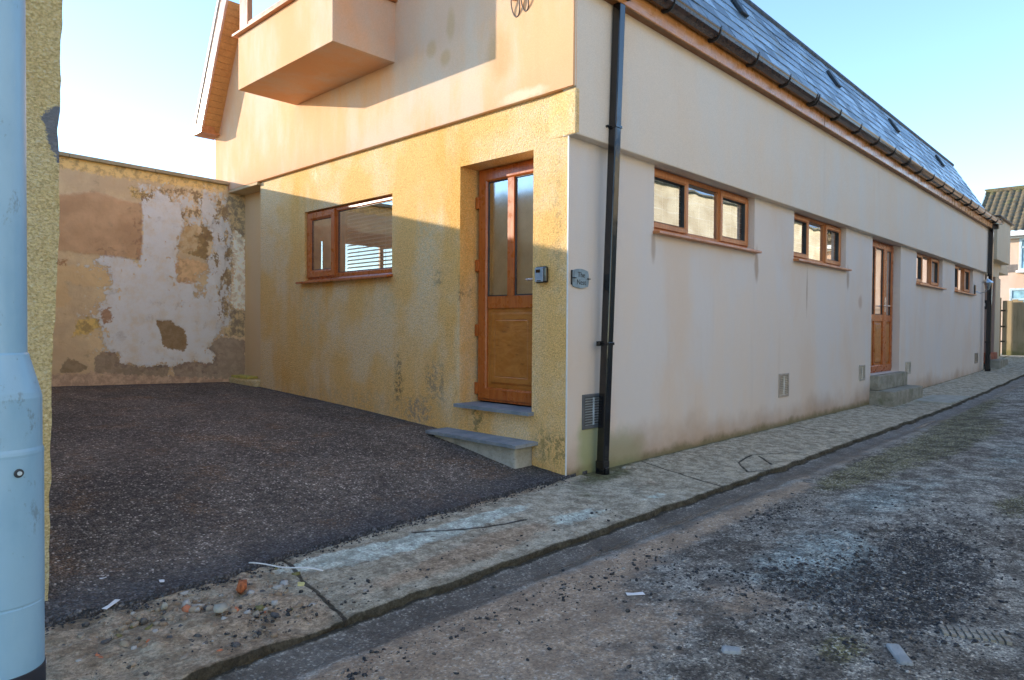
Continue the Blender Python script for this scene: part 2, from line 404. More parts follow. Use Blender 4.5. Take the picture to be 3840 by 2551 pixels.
CONCS = m_stone('step_concrete', (.34, .33, .28), (.46, .45, .40), .25)
SLSTEP = m_stone('slate_tread', (.20, .24, .28), (.30, .33, .36), .08, 5, .002)
def m_peel():
    s = NT('peeling_render')
    wv = s.noise(7.0, 6, .68, col=True)
    fine = s.math('MULTIPLY', s.math('SUBTRACT', s.noise(13, 8, .74), .5), .24)
    fine2 = s.math('MULTIPLY', s.math('SUBTRACT', s.noise(17, 8, .76, s.map((1, 1, 1), None, (7, 7, 7))), .5), .26)
    def mask(nm, k=1.0, soft=.006, f=fine):
        return s.ramp(s.math('ADD', s.attr(nm), s.math('MULTIPLY', f, k)), -soft, soft)
    c = s.mix(s.ramp(s.noise(2.2, 5, .6), .35, .65), (.40, .29, .19), (.50, .38, .24))
    c = s.mix(s.ramp(s.noise(9, 6, .7), .5, .72, 0, .6), c, (.38, .26, .15))
    c = s.mix(s.math('MULTIPLY', mask('orange', .8, .03), .5), c, (.48, .32, .16))
    c = s.mix(mask('topband', 1, .02), c, s.mix(s.ramp(s.noise(12, 6, .7), .45, .62), (.55, .38, .17), (.34, .23, .11)))
    c = s.mix(mask('pit', 1.2), c, s.mix(s.ramp(s.noise(24, 5, .75), .45, .55), (.24, .16, .07), (.46, .32, .15)))
    wh = s.mix(s.ramp(s.noise(6, 6, .65), .42, .72), (.55, .55, .54), (.52, .47, .39))
    wh = s.mix(s.ramp(s.noise(40, 4, .7), .6, .75, 0, .5), wh, (.40, .33, .25))
    wm = s.ramp(s.math('ADD', s.math('ADD', s.attr('white'), .022), s.math('MULTIPLY', fine, 1.7)), -.004, .004)
    holes = s.ramp(s.math('SUBTRACT', s.noise(9.5, 5, .66, s.map((1, 1, 1), None, (2, 0, 4))), s.math('MULTIPLY', s.attr('white'), .55)), .57, .575, 1, 0)
    wm = s.math('MULTIPLY', wm, holes)
    fl = s.math('MULTIPLY', s.ramp(s.noise(12, 7, .72, s.map((1, 1, 1), None, (9, 1, 3))), .575, .585), s.ramp(s.attr('white'), -.28, -.05)); wm = s.math('MAXIMUM', wm, fl)
    c = s.mix(wm, c, wh)
    c = s.mix(mask('panel', .5, .02), c, s.mix(s.ramp(s.noise(2.6, 5, .6), .35, .7), (.33, .20, .12), (.42, .27, .165)))
    for nm, col, col2 in (('tan2', (.42, .31, .19), (.36, .23, .12)), ('tan3', (.50, .33, .19), (.42, .27, .15)), ('yel', (.50, .35, .13), (.30, .2, .09)),
                          ('strip', (.20, .15, .11), (.44, .33, .19)), ('whiteR', (.62, .60, .55), (.45, .38, .3)), ('grey1', (.22, .165, .12), (.27, .20, .15)), ('grey2', (.24, .18, .14), (.29, .22, .17)), ('grey3', (.20, .145, .09), (.25, .18, .12)),
                          ('brown1', (.22, .15, .08), (.27, .19, .11)), ('brown2', (.26, .17, .08), (.20, .13, .07)), ('brownL', (.36, .22, .14), (.3, .18, .11)), ('hole1', (.26, .14, .07), (.3, .17, .1)),
                          ('bottom', (.30, .20, .15), (.42, .30, .22))):
        k = .6 if nm in ('grey1', 'grey2', 'grey3', 'brown1') else 1.0
        c = s.mix(mask(nm, k, .006, fine2 if k > .5 else fine), c, s.mix(s.ramp(s.noise(11, 6, .7), .42, .6), col, col2))
    c = s.mix(1.0, c, s.mix(wm, (1.85, 1.88, 1.70), (1.60, 1.58, 1.52)), 'MULTIPLY')
    mo = mask('mott', 1.2, .02); mn = s.noise(6.5, 9, .76, s.map((1, 1, .7), None, (1, 4, 6)))
    c = s.mix(s.math('MULTIPLY', mo, s.ramp(mn, .50, .515)), c, (.82, .80, .74))
    c = s.mix(s.math('MULTIPLY', mo, s.ramp(mn, .455, .44)), c, (.40, .28, .15))
    st2 = s.noise(4.5, 7, .7); c = s.mix(s.ramp(st2, .56, .68, 0, .35), c, (.35, .26, .17))
    h = s.math('ADD', s.math('MULTIPLY', wm, .5), s.math('MULTIPLY', s.noise(30, 5, .7), .9))
    s.bump(h, .006); return s.fin(c, .9, .2)
PEEL = m_peel()
def m_drive():
    s = NT('drive_tarmac')
    v = s.vor(95); vc = s.sep(s.vor(95, out='Color'))
    c = s.mix(s.ramp(s.noise(.9, 5, .6), .38, .62), (.088, .077, .070), (.150, .128, .112))
    c = s.mix(s.ramp(s.noise(2.4, 5, .65, s.map((1, 1, 1), None, (4, 1, 0))), .50, .66, 0, .8), c, (.19, .120, .070))
    c = s.mix(s.ramp(vc[0], .55, 1.0, 0, .58), c, (.30, .285, .275))
    c = s.mix(s.ramp(vc[1], .90, .95, 0, .9), c, (.55, .52, .50))
    c = s.mix(s.ramp(v, .45, .80, 0, .7), c, (.02, .018, .018))
    c = s.mix(1.0, c, s.mix(s.ramp(s.noise(26, 7, .75), .40, .60), (.55, .53, .51), (1.42, 1.36, 1.30)), 'MULTIPLY')
    c = s.mix(1.0, c, s.mix(s.ramp(s.noise(2.2, 7, .7, s.map((1, .5, 1), None, (6, 2, 0))), .40, .60), (.86, .84, .82), (1.22, 1.2, 1.16)), 'MULTIPLY')
    c = s.mix(s.math('MULTIPLY', s.ramp(s.noise(3.0, 6, .7), .60, .74), .35), c, (.25, .24, .25))
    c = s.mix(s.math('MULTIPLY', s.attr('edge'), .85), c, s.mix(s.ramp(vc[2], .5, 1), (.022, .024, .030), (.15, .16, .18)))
    s.bump(s.math('ADD', s.math('MULTIPLY', v, -1), s.math('MULTIPLY', s.noise(30, 3), .5)), .012)
    return s.fin(c, .72, .45)
DRIVE = m_drive()
def m_path():
    s = NT('path_concrete')
    n = s.math('MULTIPLY', s.math('SUBTRACT', s.noise(5, 6, .7), .5), .7)
    n2 = s.math('MULTIPLY', s.math('SUBTRACT', s.noise(16, 6, .7), .5), .6)
    c = s.mix(s.ramp(s.noise(8, 6, .7), .35, .65), (.31, .28, .225), (.45, .41, .34))
    c = s.mix(s.ramp(s.math('ADD', s.attr('pale'), s.math('ADD', n, n2)), .42, .62), c, s.mix(s.ramp(s.noise(14, 5, .7), .4, .65), (.44, .49, .46), (.58, .63, .60)))
    c = s.mix(s.ramp(s.math('ADD', s.attr('dirt'), s.math('ADD', n, n2)), .42, .70, 0, .9), c, s.mix(s.ramp(s.noise(40, 5, .7), .35, .65), (.32, .235, .165), (.42, .325, .245)))
    c = s.mix(s.ramp(s.math('ADD', s.attr('moss'), s.math('ADD', n, n2)), .48, .80, 0, .85), c, (.085, .09, .035))
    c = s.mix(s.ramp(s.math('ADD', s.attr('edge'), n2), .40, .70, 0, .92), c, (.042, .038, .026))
    c = s.mix(s.ramp(s.math('ADD', s.attr('crack'), s.math('MULTIPLY', n2, .3)), .35, .60, 0, .9), c, (.05, .045, .035))
    c = s.mix(s.ramp(s.noise(90, 4, .7), .60, .72, 0, .6), c, (.07, .065, .06))
    c = s.mix(s.ramp(s.vor(130), .1, .0, 0, .5), c, (.5, .48, .44))
    c = s.mix(1.0, c, s.mix(s.ramp(s.noise(11, 8, .78), .42, .58), (.90, .87, .81), (1.55, 1.55, 1.50)), 'MULTIPLY')
    c = s.mix(1.0, c, s.mix(s.ramp(s.noise(60, 6, .8), .40, .60), (.72, .70, .68), (1.22, 1.22, 1.20)), 'MULTIPLY')
    c = s.mix(s.ramp(s.noise(17, 7, .8, s.map((1, 1, 1), None, (2, 8, 0))), .60, .66, 0, .8), c, (.08, .07, .055))
    h = s.math('ADD', s.math('ADD', s.noise(45, 7, .75), s.math('MULTIPLY', s.noise(9, 5, .7), 1.6)), s.math('MULTIPLY', s.attr('crack'), -1.2))
    s.bump(h, .020); return s.fin(c, .86, .3)
PATH = m_path()
def m_road():
    s = NT('road_surface')
    n = s.math('MULTIPLY', s.math('SUBTRACT', s.noise(3.2, 6, .7), .5), .8)
    n2 = s.math('MULTIPLY', s.math('SUBTRACT', s.noise(14, 6, .75), .5), .8)
    nn = s.math('ADD', n, n2)
    c = s.mix(s.ramp(s.noise(1.1, 6, .65), .38, .62), (.15, .132, .115), (.26, .25, .235))
    c = s.mix(s.ramp(s.math('ADD', s.attr('blue'), nn), .45, .85), c, s.mix(s.ramp(s.noise(18, 6, .75), .4, .62), (.19, .23, .24), (.36, .42, .43)))
    c = s.mix(s.ramp(s.math('ADD', s.attr('dirt'), nn), .42, .80, 0, .9), c, (.30, .215, .15))
    c = s.mix(s.ramp(s.math('ADD', s.attr('moss'), nn), .46, .74, 0, .85), c, s.mix(s.ramp(s.noise(40, 4, .7), .4, .6), (.065, .062, .022), (.13, .12, .04)))
    c = s.mix(s.ramp(s.math('ADD', s.attr('dark'), s.math('ADD', n2, s.math('MULTIPLY', s.math('SUBTRACT', s.noise(42, 5, .75), .5), 1.2))), .55, .80, 0, .92), c, (.022, .026, .034))
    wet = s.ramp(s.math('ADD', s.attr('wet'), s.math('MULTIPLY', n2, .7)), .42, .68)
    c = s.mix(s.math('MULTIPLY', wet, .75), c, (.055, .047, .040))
    cpre = s.mix(1.0, c, s.mix(s.ramp(s.noise(70, 5, .8), .4, .6), (.82, .81, .80), (1.15, 1.15, 1.15)), 'MULTIPLY')
    v = s.sep(s.vor(120, out='Color'))
    c = s.mix(s.ramp(v[0], .74, .90, 0, .62), c, (.52, .50, .47))
    c = s.mix(s.ramp(v[1], .80, .92, 0, .7), c, (.045, .045, .05))
    c = s.mix(s.ramp(s.noise(7, 7, .78), .52, .66, 0, .45), c, (.07, .06, .055)); c = s.mix(s.ramp(s.noise(30, 5, .8, s.map((1, 1, 1), None, (3, 3, 3))), .56, .66, 0, .5), c, (.06, .055, .05)); c = s.mix(s.ramp(s.noise(22, 5, .8), .58, .7, 0, .4), c, (.42, .41, .38))
    c = s.mix(s.ramp(s.attr('crack'), .5, .7, 0, .7), c, (.04, .038, .03))
    smooth = s.ramp(s.math('ADD', s.attr('dirt'), s.math('ADD', s.attr('wet'), n)), .35, .75)
    c0 = s.mix(1.0, cpre, (1.16, 1.17, 1.14), 'MULTIPLY')
    c = s.mix(1.0, c, s.mix(s.ramp(s.noise(5, 8, .8), .43, .57), (.80, .77, .73), (1.95, 1.95, 1.88)), 'MULTIPLY')
    c = s.mix(1.0, c, s.mix(s.ramp(s.noise(48, 7, .82), .41, .59), (.55, .55, .55), (1.50, 1.50, 1.46)), 'MULTIPLY')
    c = s.mix(s.math('MULTIPLY', smooth, .58), c, c0)
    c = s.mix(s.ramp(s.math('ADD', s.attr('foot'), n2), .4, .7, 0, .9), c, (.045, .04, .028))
    h = s.math('ADD', s.math('ADD', s.noise(55, 7, .8), s.math('MULTIPLY', s.noise(12, 6, .75), 1.8)), s.math('MULTIPLY', s.vor(150), -.4))
    b = s.bump(h, .022); s.put(b.inputs['Strength'], s.math('SUBTRACT', s.math('SUBTRACT', 1.0, s.math('MULTIPLY', smooth, .5)), s.math('MULTIPLY', s.attr('puddle'), .48)))
    rr = s.math('SUBTRACT', .85, s.math('MULTIPLY', wet, .42))
    rr = s.math('SUBTRACT', rr, s.math('MULTIPLY', s.attr('puddle'), .5))
    return s.fin(c, rr, .4)
ROAD = m_road()

# ------------------------------------------------------------------ ground heights
def zbase(x): return np.interp(x, [-60, 8, 11.5, 17, 21, 26, 60], [0, 0, .06, .16, .43, .55, .8])
def kerb_y(x): return -.94+.040*(fbm(x, x*0+3, 1.6, 4, 5)-.5)+.06*(fbm(x, x*0+8, 6, 5, 6)-.5)-.10*sstep(-2.9, -4.2, x)
def road_z(x, y):
    d = -(y)-.94
    z = zbase(x)-.064-.022*np.exp(-((d-.14)/.12)**2)+.055*sstep(.2, 1.3, d)-.02*sstep(1.5, 4, d)
    return z+.012*(fbm(x, y, 1.5, 4, 11)-.5)+.010*(fbm(x, y, 9, 3, 12)-.5)*1.0
# far ground sheet
g = MB(); g.add([(-300, -300, -.35), (300, -300, -.35), (300, 300, -.35), (-300, 300, -.35)], [(0, 1, 2, 3)])
tag(obj_raw('ground', g, m_stone('waste_ground', (.16, .14, .09), (.22, .20, .12), .7)), kind='structure')
# road
xs = np.concatenate([np.arange(-9, -4.2, .2), np.arange(-4.2, 4, .03), np.arange(4, 12, .06), np.arange(12, 34, .25)])
ds = np.concatenate([np.arange(-.03, .6, .02), np.arange(.6, 2.6, .03), np.arange(2.6, 6.2, .15)])
Xg, Dg = np.meshgrid(xs, ds); Yg = kerb_y(Xg)-Dg
Zg = road_z(Xg, Yg)
def blob(X, Y, cx, cy, rx, ry, a=0):
    u = (X-cx)*math.cos(a)+(Y-cy)*math.sin(a); v = -(X-cx)*math.sin(a)+(Y-cy)*math.cos(a)
    return np.exp(-((u/rx)**2+(v/ry)**2))
moss = 1.25*np.clip(blob(Xg, Yg, 5.0, -1.75, 3.2, .40)+blob(Xg, Yg, 2.2, -1.5, 1.4, .22)*.8+blob(Xg, Yg, 1.6, -2.75, .7, .3)*.8+blob(Xg, Yg, -1.5, -2.55, .25, .12)*.9+blob(Xg, Yg, 9, -1.3, 4, .25)*.8, 0, 1)*.75
dark = np.clip(blob(Xg, Yg, -.85, -2.55, .65, .35)+blob(Xg, Yg, -.2, -2.6, .8, .3)+blob(Xg, Yg, -.9, -2.1, .35, .18)*.8+blob(Xg, Yg, .2, -1.55, .45, .12)*.6+blob(Xg, Yg, -1.3, -1.35, .6, .05)*.5+blob(Xg, Yg, .4, -2.3, .6, .25)*.7+blob(Xg, Yg, -2.7, -1.2, .5, .06)*.6, 0, 1)*.74
blue = 1.2*np.clip(blob(Xg, Yg, -.6, -2.15, .75, .45)+blob(Xg, Yg, 1.2, -1.9, 1.0, .35)*.8+blob(Xg, Yg, 4, -2.4, 3, .5)*.7, 0, 1)*.75
dirt = np.clip(np.exp(-((Dg-.40)/.18)**2)*.9*(Xg < 1.5)+np.exp(-((Dg-.25)/.2)**2)*.6*(Xg >= 1.5)+blob(Xg, Yg, -2.2, -1.75, 1.1, .50)*.95+blob(Xg, Yg, -1.2, -2.2, .3, .3)*.5, 0, 1)*.85
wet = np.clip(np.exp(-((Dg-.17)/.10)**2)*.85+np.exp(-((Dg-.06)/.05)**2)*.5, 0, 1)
pud = blob(Xg, Yg, 6.3, -1.10, .55, .045)+.7*blob(Xg, Yg, -.4, -1.12, 1.2, .03)
Zg = Zg*(1)-.006*np.clip(pud, 0, 1)
crk = np.exp(-(np.abs(Yg+1.62+.12*(fbm(Xg, Yg*0, 1.2, 3, 40)-.5))/.010)**2)*((Xg > 1.3) & (Xg < 3.2))
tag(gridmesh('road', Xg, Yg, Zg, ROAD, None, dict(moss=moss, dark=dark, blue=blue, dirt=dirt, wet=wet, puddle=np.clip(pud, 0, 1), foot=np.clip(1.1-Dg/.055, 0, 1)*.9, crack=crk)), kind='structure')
# footpath with a kerb face
xs = np.concatenate([np.arange(-9, -4.2, .2), np.arange(-4.2, 3, .014), np.arange(3, 12, .04), np.arange(12, 27, .15)])
ts = np.concatenate([np.linspace(0, 1, 105), [1.004, 1.01, 1.015, 1.02]])
Xp, Tp = np.meshgrid(xs, ts)
yk = kerb_y(Xp); tc = np.clip(Tp, 0, 1)
Yp = .35+(yk-.35)*tc
Zp = zbase(Xp)-.035*sstep(0, 1, tc)+.006*(fbm(Xp, Yp, 2.2, 4, 21)-.5)+.004*(fbm(Xp, Yp, 12, 3, 22)-.5)
rub = sstep(-2.45, -2.65, Xp-.12*(Yp+.2))                                 # broken concrete at the near end
Zp += rub*(.045*(fbm(Xp, Yp, 5, 5, 23)-.55)+.022*(fbm(Xp, Yp, 16, 4, 24)-.5))
edge_round = np.where(Tp > .985, (Tp-.985), 0)
Yp = np.where(Tp > 1, yk-.004-(.055*(fbm(Xp, Tp*90, 9, 4, 25)-.45))*((Tp > 1.005))-.0*Tp, Yp)
Zp = np.where(Tp > 1.001, Zp-np.interp(Tp, [1, 1.004, 1.01, 1.015, 1.02], [0, .012, .034, .055, .08]), Zp)
def segd(X, Y, pts, wob=.03, seed=1):
    d = np.full(X.shape, 9.0); X2 = X+wob*(fbm(X, Y, 4, 3, seed)-.5)*2; Y2 = Y+wob*(fbm(X, Y, 4, 3, seed+9)-.5)*2
    for (ax, ay), (bx, by) in zip(pts[:-1], pts[1:]):
        ex, ey = bx-ax, by-ay; t = np.clip(((X2-ax)*ex+(Y2-ay)*ey)/(ex*ex+ey*ey), 0, 1)
        d = np.minimum(d, np.hypot(X2-ax-ex*t, Y2-ay-ey*t))
    return d
cr = np.zeros(Xp.shape)
for pts in ([(1.05, 0), (.77, -.95)], [(-2.48, -.15), (-2.53, -.5), (-2.60, -.95)], [(2.2, -.55), (1.75, -.62), (1.45, -.85), (1.75, -1.0)], [(2.2, -.55), (2.75, -.85)], [(1.9, -.85), (2.2, -.62)],
            [(-1.7, -.25), (-1.35, -.42), (-1.0, -.50)], [(7.8, 0), (7.25, -.7), (7.3, -.95)], [(4.4, 0), (4.2, -.95)], [(12.1, 0), (11.9, -.9)]):
    cr = np.maximum(cr, np.exp(-(segd(Xp, Yp, pts)/.012)**2))
Zp -= .008*cr
Zp += .030*((Xp > 7.3) & (Tp <= 1))*sstep(7.35, 7.4, Xp)*0
palea = np.clip(blob(Xp, Yp, -1.95, -.38, .65, .12)+blob(Xp, Yp, -1.15, -.30, .5, .10)+blob(Xp, Yp, -.75, -.68, .35, .14)*.9+blob(Xp, Yp, -1.6, -.62, .3, .08)*.7+blob(Xp, Yp, -2.3, -.28, .3, .07)+blob(Xp, Yp, -3.1, -.75, .3, .08)*.7+blob(Xp, Yp, .1, -.75, .5, .1)*.6+((Xp > .85) & (Xp < 14))*.42, 0, 1)*.8
dirtp = np.clip(blob(Xp, Yp, -1.9, -.75, .8, .14)+blob(Xp, Yp, -1.3, -.62, .5, .12)*.8+rub*.75+blob(Xp, Yp, -1.0, -.05, 1.6, .09)*.9+blob(Xp, Yp, .4, -.5, .35, .2)*.6+blob(Xp, Yp, -.6, -.45, .25, .1)*.4, 0, 1)*.8
mossp = np.clip(blob(Xp, Yp, .35, -.15, .6, .18)+blob(Xp, Yp, -.25, -.45, .35, .25)*.7+np.exp(-(Yp/.05)**2)*(Xp > .2)*.8+rub*fbm(Xp, Yp, 3, 3, 31)*.7+blob(Xp, Yp, 2.0, -.85, 1, .08)*.4+.25*(Xp > .8)*fbm(Xp, Yp, 2, 3, 33), 0, 1)*.8
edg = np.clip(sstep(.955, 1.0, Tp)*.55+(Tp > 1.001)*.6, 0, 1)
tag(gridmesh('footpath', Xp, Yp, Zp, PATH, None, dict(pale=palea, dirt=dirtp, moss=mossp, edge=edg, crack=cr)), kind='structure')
def path_z(x, y): return float(zbase(x))-.035*float(sstep(0, 1, np.array((.35-y)/1.29)))
# driveway
def drive_f(y): return np.interp(y, [-.4, .0, .36, 1.0, 1.6, 2.3, 3.1, 4.0, 5.1, 6.2], [.004, .012, .045, .15, .228, .262, .305, .34, .383, .40])
def drive_z(x, y): return drive_f(y)+.028*np.clip(-x, -.3, 4)*np.clip(y, 0, 6)/6
xs = np.arange(-3.6, .30, .02); ts = np.linspace(0, 1, 260)**1.35
Xd, Td = np.meshgrid(xs, ts)
ef = np.interp(Xd, [-3.6, -3.42, -3.2, -2.6, -2.46, -1.77, -1.03, -.1, .0, .3], [-.24, -.22, -.25, -.20, -.15, -.11, -.07, -.015, -.005, .0])
ef = ef+.05*(fbm(Xd, Xd*0, 4, 3, 51)-.5)+.05*(fbm(Xd, Xd*0+4, 20, 3, 52)-.5)
Yd = ef+(6.1-ef)*Td
Zd = drive_z(Xd, Yd)+.012*(fbm(Xd, Yd, 1.2, 4, 53)-.5)+.005*(fbm(Xd, Yd, 16, 3, 54)-.5)+.006
Zd = np.where(Td < .0001, Zd-.05, Zd)
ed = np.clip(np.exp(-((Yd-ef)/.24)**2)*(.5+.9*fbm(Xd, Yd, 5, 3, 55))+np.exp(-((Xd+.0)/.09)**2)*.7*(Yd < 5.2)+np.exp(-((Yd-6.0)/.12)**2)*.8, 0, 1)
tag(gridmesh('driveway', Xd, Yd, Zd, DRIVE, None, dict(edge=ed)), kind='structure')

# ------------------------------------------------------------------ loose stones (uncountable)
def m_chips(name, cols):
    s = NT(name); r = s.island(); rp = s.n('ShaderNodeValToRGB'); rp.color_ramp.interpolation = 'CONSTANT'
    s.t.links.new(r, rp.inputs[0]); e = rp.color_ramp.elements
    for i, (p, c) in enumerate(cols):
        if i < 2: e[i].position = p; e[i].color = c+(1,)
        else: x = e.new(p); x.color = c+(1,)
    return s.fin(s.mix(s.ramp(s.noise(90, 3), .4, .7, 0, .3), rp.outputs[0], (.3, .26, .2)), .8, .4)
rs = np.random.RandomState(3)
def sample(n, cx, cy, rx, ry):
    return np.stack([cx+rx*rs.randn(n)*.6, cy+ry*rs.randn(n)*.6], -1)
P2 = np.concatenate([sample(1500, -.85, -2.5, .6, .35), sample(1500, -.1, -2.5, 1.0, .35), sample(350, -.95, -2.1, .4, .25), sample(260, .2, -1.55, .5, .12), sample(240, -2.3, -1.32, 1.0, .10), sample(160, -1.4, -1.42, .7, .10), sample(280, -1.3, -2.6, .5, .4), sample(200, -1.1, -1.9, .2, .4),
                     sample(900, -1, -1.9, 1.9, .9), sample(260, -2.9, -.75, .5, .2), sample(110, -1.6, -.75, 1.2, .15)])
P2 = P2[(P2[:, 1] < -1.0) | ((P2[:, 1] > -.90) & (P2[:, 1] < -.3))]
Z2 = np.where(P2[:, 1] < -.95, road_z(P2[:, 0], P2[:, 1]), np.array([path_z(a, b) for a, b in P2]))
sz = .003+.010*rs.rand(len(P2))**4.5
tag(scatter('loose_tarmac_chips', np.c_[P2, Z2+sz*.25], sz, m_chips('dark_chips', [(0, (.02, .024, .032)), (.72, (.05, .05, .055)), (.9, (.15, .14, .13)), (.965, (.40, .38, .35))])), kind='stuff')
n = 900; xq = -3.55+3.5*rs.rand(n)
eq = np.interp(xq, [-3.6, -3.42, -3.2, -2.6, -2.46, -1.77, -1.03, -.1], [-.24, -.22, -.25, -.20, -.15, -.11, -.07, -.015])
yq = eq+.035*rs.randn(n)-.01; sz = .003+.006*rs.rand(n)**2
zq = np.array([path_z(a, b) for a, b in zip(xq, yq)])+np.where(yq > eq, .012, .003)
tag(scatter('drive_edge_grit', np.c_[xq, yq, zq], sz, m_chips('grit', [(0, (.025, .027, .035)), (.8, (.09, .09, .10)), (.93, (.3, .26, .22))]), seed=5), kind='stuff')
n = 1300; xq = -3.05+.36*rs.randn(n)*.9; yq = -.50+.15*rs.randn(n); k = (xq < -2.5) & (xq > -4) & (yq < -.22); xq, yq = xq[k], yq[k]
sz = .002+.022*rs.rand(len(xq))**7
tag(scatter('rubble', np.c_[xq, yq, np.array([path_z(a, b) for a, b in zip(xq, yq)])-.004], sz, m_chips('rubble_stones', [(0, (.34, .28, .21)), (.34, (.26, .19, .13)), (.66, (.42, .41, .39)), (.80, (.08, .08, .085)), (.93, (.52, .17, .08)), (.965, (.16, .15, .05))]), .7, 8), kind='stuff')

# ------------------------------------------------------------------ MAIN HOUSE
house = thing('rendered_house', (0, 0, 0), 'long low house in yellow roughcast and cream render under a steep slate roof', 'house')
FR = dict(o=(0, 0, 0), u=(0, -1, 0), n=(-1, 0, 0))       # front gable: a = -y
ST = dict(o=(0, 0, 0), u=(1, 0, 0), n=(0, -1, 0))        # long side: a = x
def F(): return MB(**FR)
def S(): return MB(**ST)
# lower gable wall, door opening and window opening
m = F(); wall(m, -5.13, 0, -.3, 3.06, [(-4.015, -2.285, 1.695, 2.54, .10), (-1.257, -.363, .48, 2.647, .27)])
m.add([m.P(-5.13, -.3, 0), m.P(-5.13, 3.06, 0), m.P(-5.13, 3.06, -.24), m.P(-5.13, -.3, -.24)], [(0, 1, 2, 3)])
obj_raw('lower_gable_wall', m, YEL, house)
m = F(); m.box(-6.42, -5.13, -.3, 3.055, -.30, -.20)
m.wbox(.20, .30, 6.30, 6.42, 0, 3.0)
obj('recessed_wall', m, m_render('recess_render', (.80, .55, .29), (.78, .56, .33), (.78, .48, .20)), house)
# yellow end of the street band at the corner
m = MB(); cb = [(0.01, .32), (-.018, -.03), (-.018, -.0905), (.03, -.0905), (.03, .32)]
m.add([(x, y, z) for z in (2.694, 3.05) for x, y in cb], [(4, 3, 2, 1, 0), (5, 6, 7, 8, 9)]+[(i, (i+1) % 5, (i+1) % 5+5, i+5) for i in range(5)]); obj('corner_block', m, YEL, house, .010)
# upper gable wall (overhangs the lower)
m = F()
prof = [(-6.42, 3.055), (.086, 3.055), (.086, 4.03), (-.66, 5.40), (-5.66, 5.40), (-6.42, 4.0)]
vs = [m.P(a, b, .045) for a, b in prof]+[m.P(a, b, -.05) for a, b in prof]
m.add(vs, [tuple(range(6))]+[(i, i+6, (i+1) % 6+6, (i+1) % 6) for i in range(6)]+[tuple(range(11, 5, -1))])
obj('upper_gable_wall', m, CREAM_LIT, house, .008)
m = F(); m.box(-.16, .083, 3.057, 3.95, .045, .049); obj('corner_bead', m, CREAM_LIT, house)
m = MB(); m.wbox(-.045, .30, 5.13, 6.42, 3.02, 3.053); obj('gable_underside', m, m_render('under_render', (.60, .44, .26), (.6, .45, .28), (.55, .38, .2)), house)
# long side, lower
ops = [(1.255, 3.385, 2.06, 2.70, .12), (4.535, 6.50, 2.06, 2.70, .12), (7.76, 9.40, .46, 2.70, .17), (10.48, 12.60, 2.06, 2.70, .12), (13.77, 15.80, 2.06, 2.70, .12)]
m = S(); wall(m, 0, 17.35, -.3, 2.70, ops); m.add([m.P(17.35, -.3, 0), m.P(17.35, 2.7, 0), m.P(17.35, 2.7, -.3), m.P(17.35, -.3, -.3)], [(0, 1, 2, 3)])
obj_raw('lower_side_wall', m, CREAM, house)
m = S(); m.box(-.012, 17.35, 2.69, 3.84, -.05, .09); m.box(-.034, -.0125, 3.052, 3.84, -.05, .0885); obj('upper_side_wall', m, CREAM2, house, .010)
m = F(); m.box(.0, .012, -.05, 2.69, -.002, .004); obj('corner_trim', m, WHITEP, house)
# backs that close the building
m = MB(o=(0, 6.42, 0), u=(-1, 0, 0), n=(0, 1, 0)); wall(m, -17.35, -.05, -.3, 4.0, [(-3.3, -1.55, 1.75, 2.62, .12)]); m.wbox(17.25, 17.35, .05, 6.4, -.3, 4.0)
obj('rear_wall', m, CREAM2, house)
# roof: two steep slated slopes and a flat top
def slates(y0, z0, y1, z1, x0, x1, seed):
    rr = random.Random(seed); mb = MB(); L = math.hypot(y1-y0, z1-z0); dy, dz = (y1-y0)/L, (z1-z0)/L; ny, nz = -abs(dz)*(1 if y1 > y0 else -1), abs(dy)
    gauge = .205; rows = int(L/gauge)+1; wd = .30
    for r in range(rows):
        s0 = r*gauge; s1 = min(s0+gauge*1.25, L); off = (r % 2)*wd/2
        k = -1
        while x0+k*wd+off < x1:
            a = max(x0, x0+k*wd+off+.005); b = min(x1, x0+(k+1)*wd+off-.005); k += 1
            if b-a < .02: continue
            j = rr.uniform(-.004, .004); t0 = .011+rr.uniform(-.002, .004); t1 = .003; s00 = s0+j
            q = []
            for xx, ss, tt in ((a, s00, t0), (b, s00, t0), (b, s1, t1), (a, s1, t1), (a, s00, t0-.008), (b, s00, t0-.008)):
                q.append((xx, y0+dy*ss+ny*tt, z0+dz*ss+nz*tt))
            mb.add(q, [(0, 1, 2, 3), (4, 5, 1, 0), (0, 3, 4), (1, 5, 2)])
    return mb
roof = obj('roof_deck', (lambda m: (m.prism([(.25, 3.98), (-.60, 5.415), (-5.72, 5.415), (-6.55, 3.98)], -.0, 16.38), m)[1])(S()), plain('roof_felt', (.05, .05, .055), .8), house)
obj('front_slates', slates(-.245, 4.015, .60, 5.44, -.28, 16.40, 1), SLATE, roof)
obj('rear_slates', slates(6.60, 3.965, 5.75, 5.44, -.28, 16.40, 2), SLATE, roof)
m = MB(); m.cyl((-.28, .61, 5.45), (16.42, .61, 5.45), .05, n=10)
obj('ridge_capping', m, plain('ridge_lead', (.035, .035, .04), .6), roof)
for i, x in enumerate((.2, 3.60, 6.85, 10.1, 13.76)):
    m = MB(); y = .33; z = 5.0
    m.add([(x-.09, y-.06, z-.10), (x+.09, y-.06, z-.10), (x+.09, y+.09, z+.16), (x-.09, y+.09, z+.16), (x-.09, y-.10, z-.08), (x+.09, y-.10, z-.08), (x+.08, y+.055, z+.18), (x-.08, y+.055, z+.18)],
          [(0, 1, 2, 3), (4, 7, 6, 5), (0, 4, 5, 1), (1, 5, 6, 2), (2, 6, 7, 3), (3, 7, 4, 0)])
    obj('roof_vent', m, plain('vent_dark', (.02, .025, .03), .5), roof, .01)
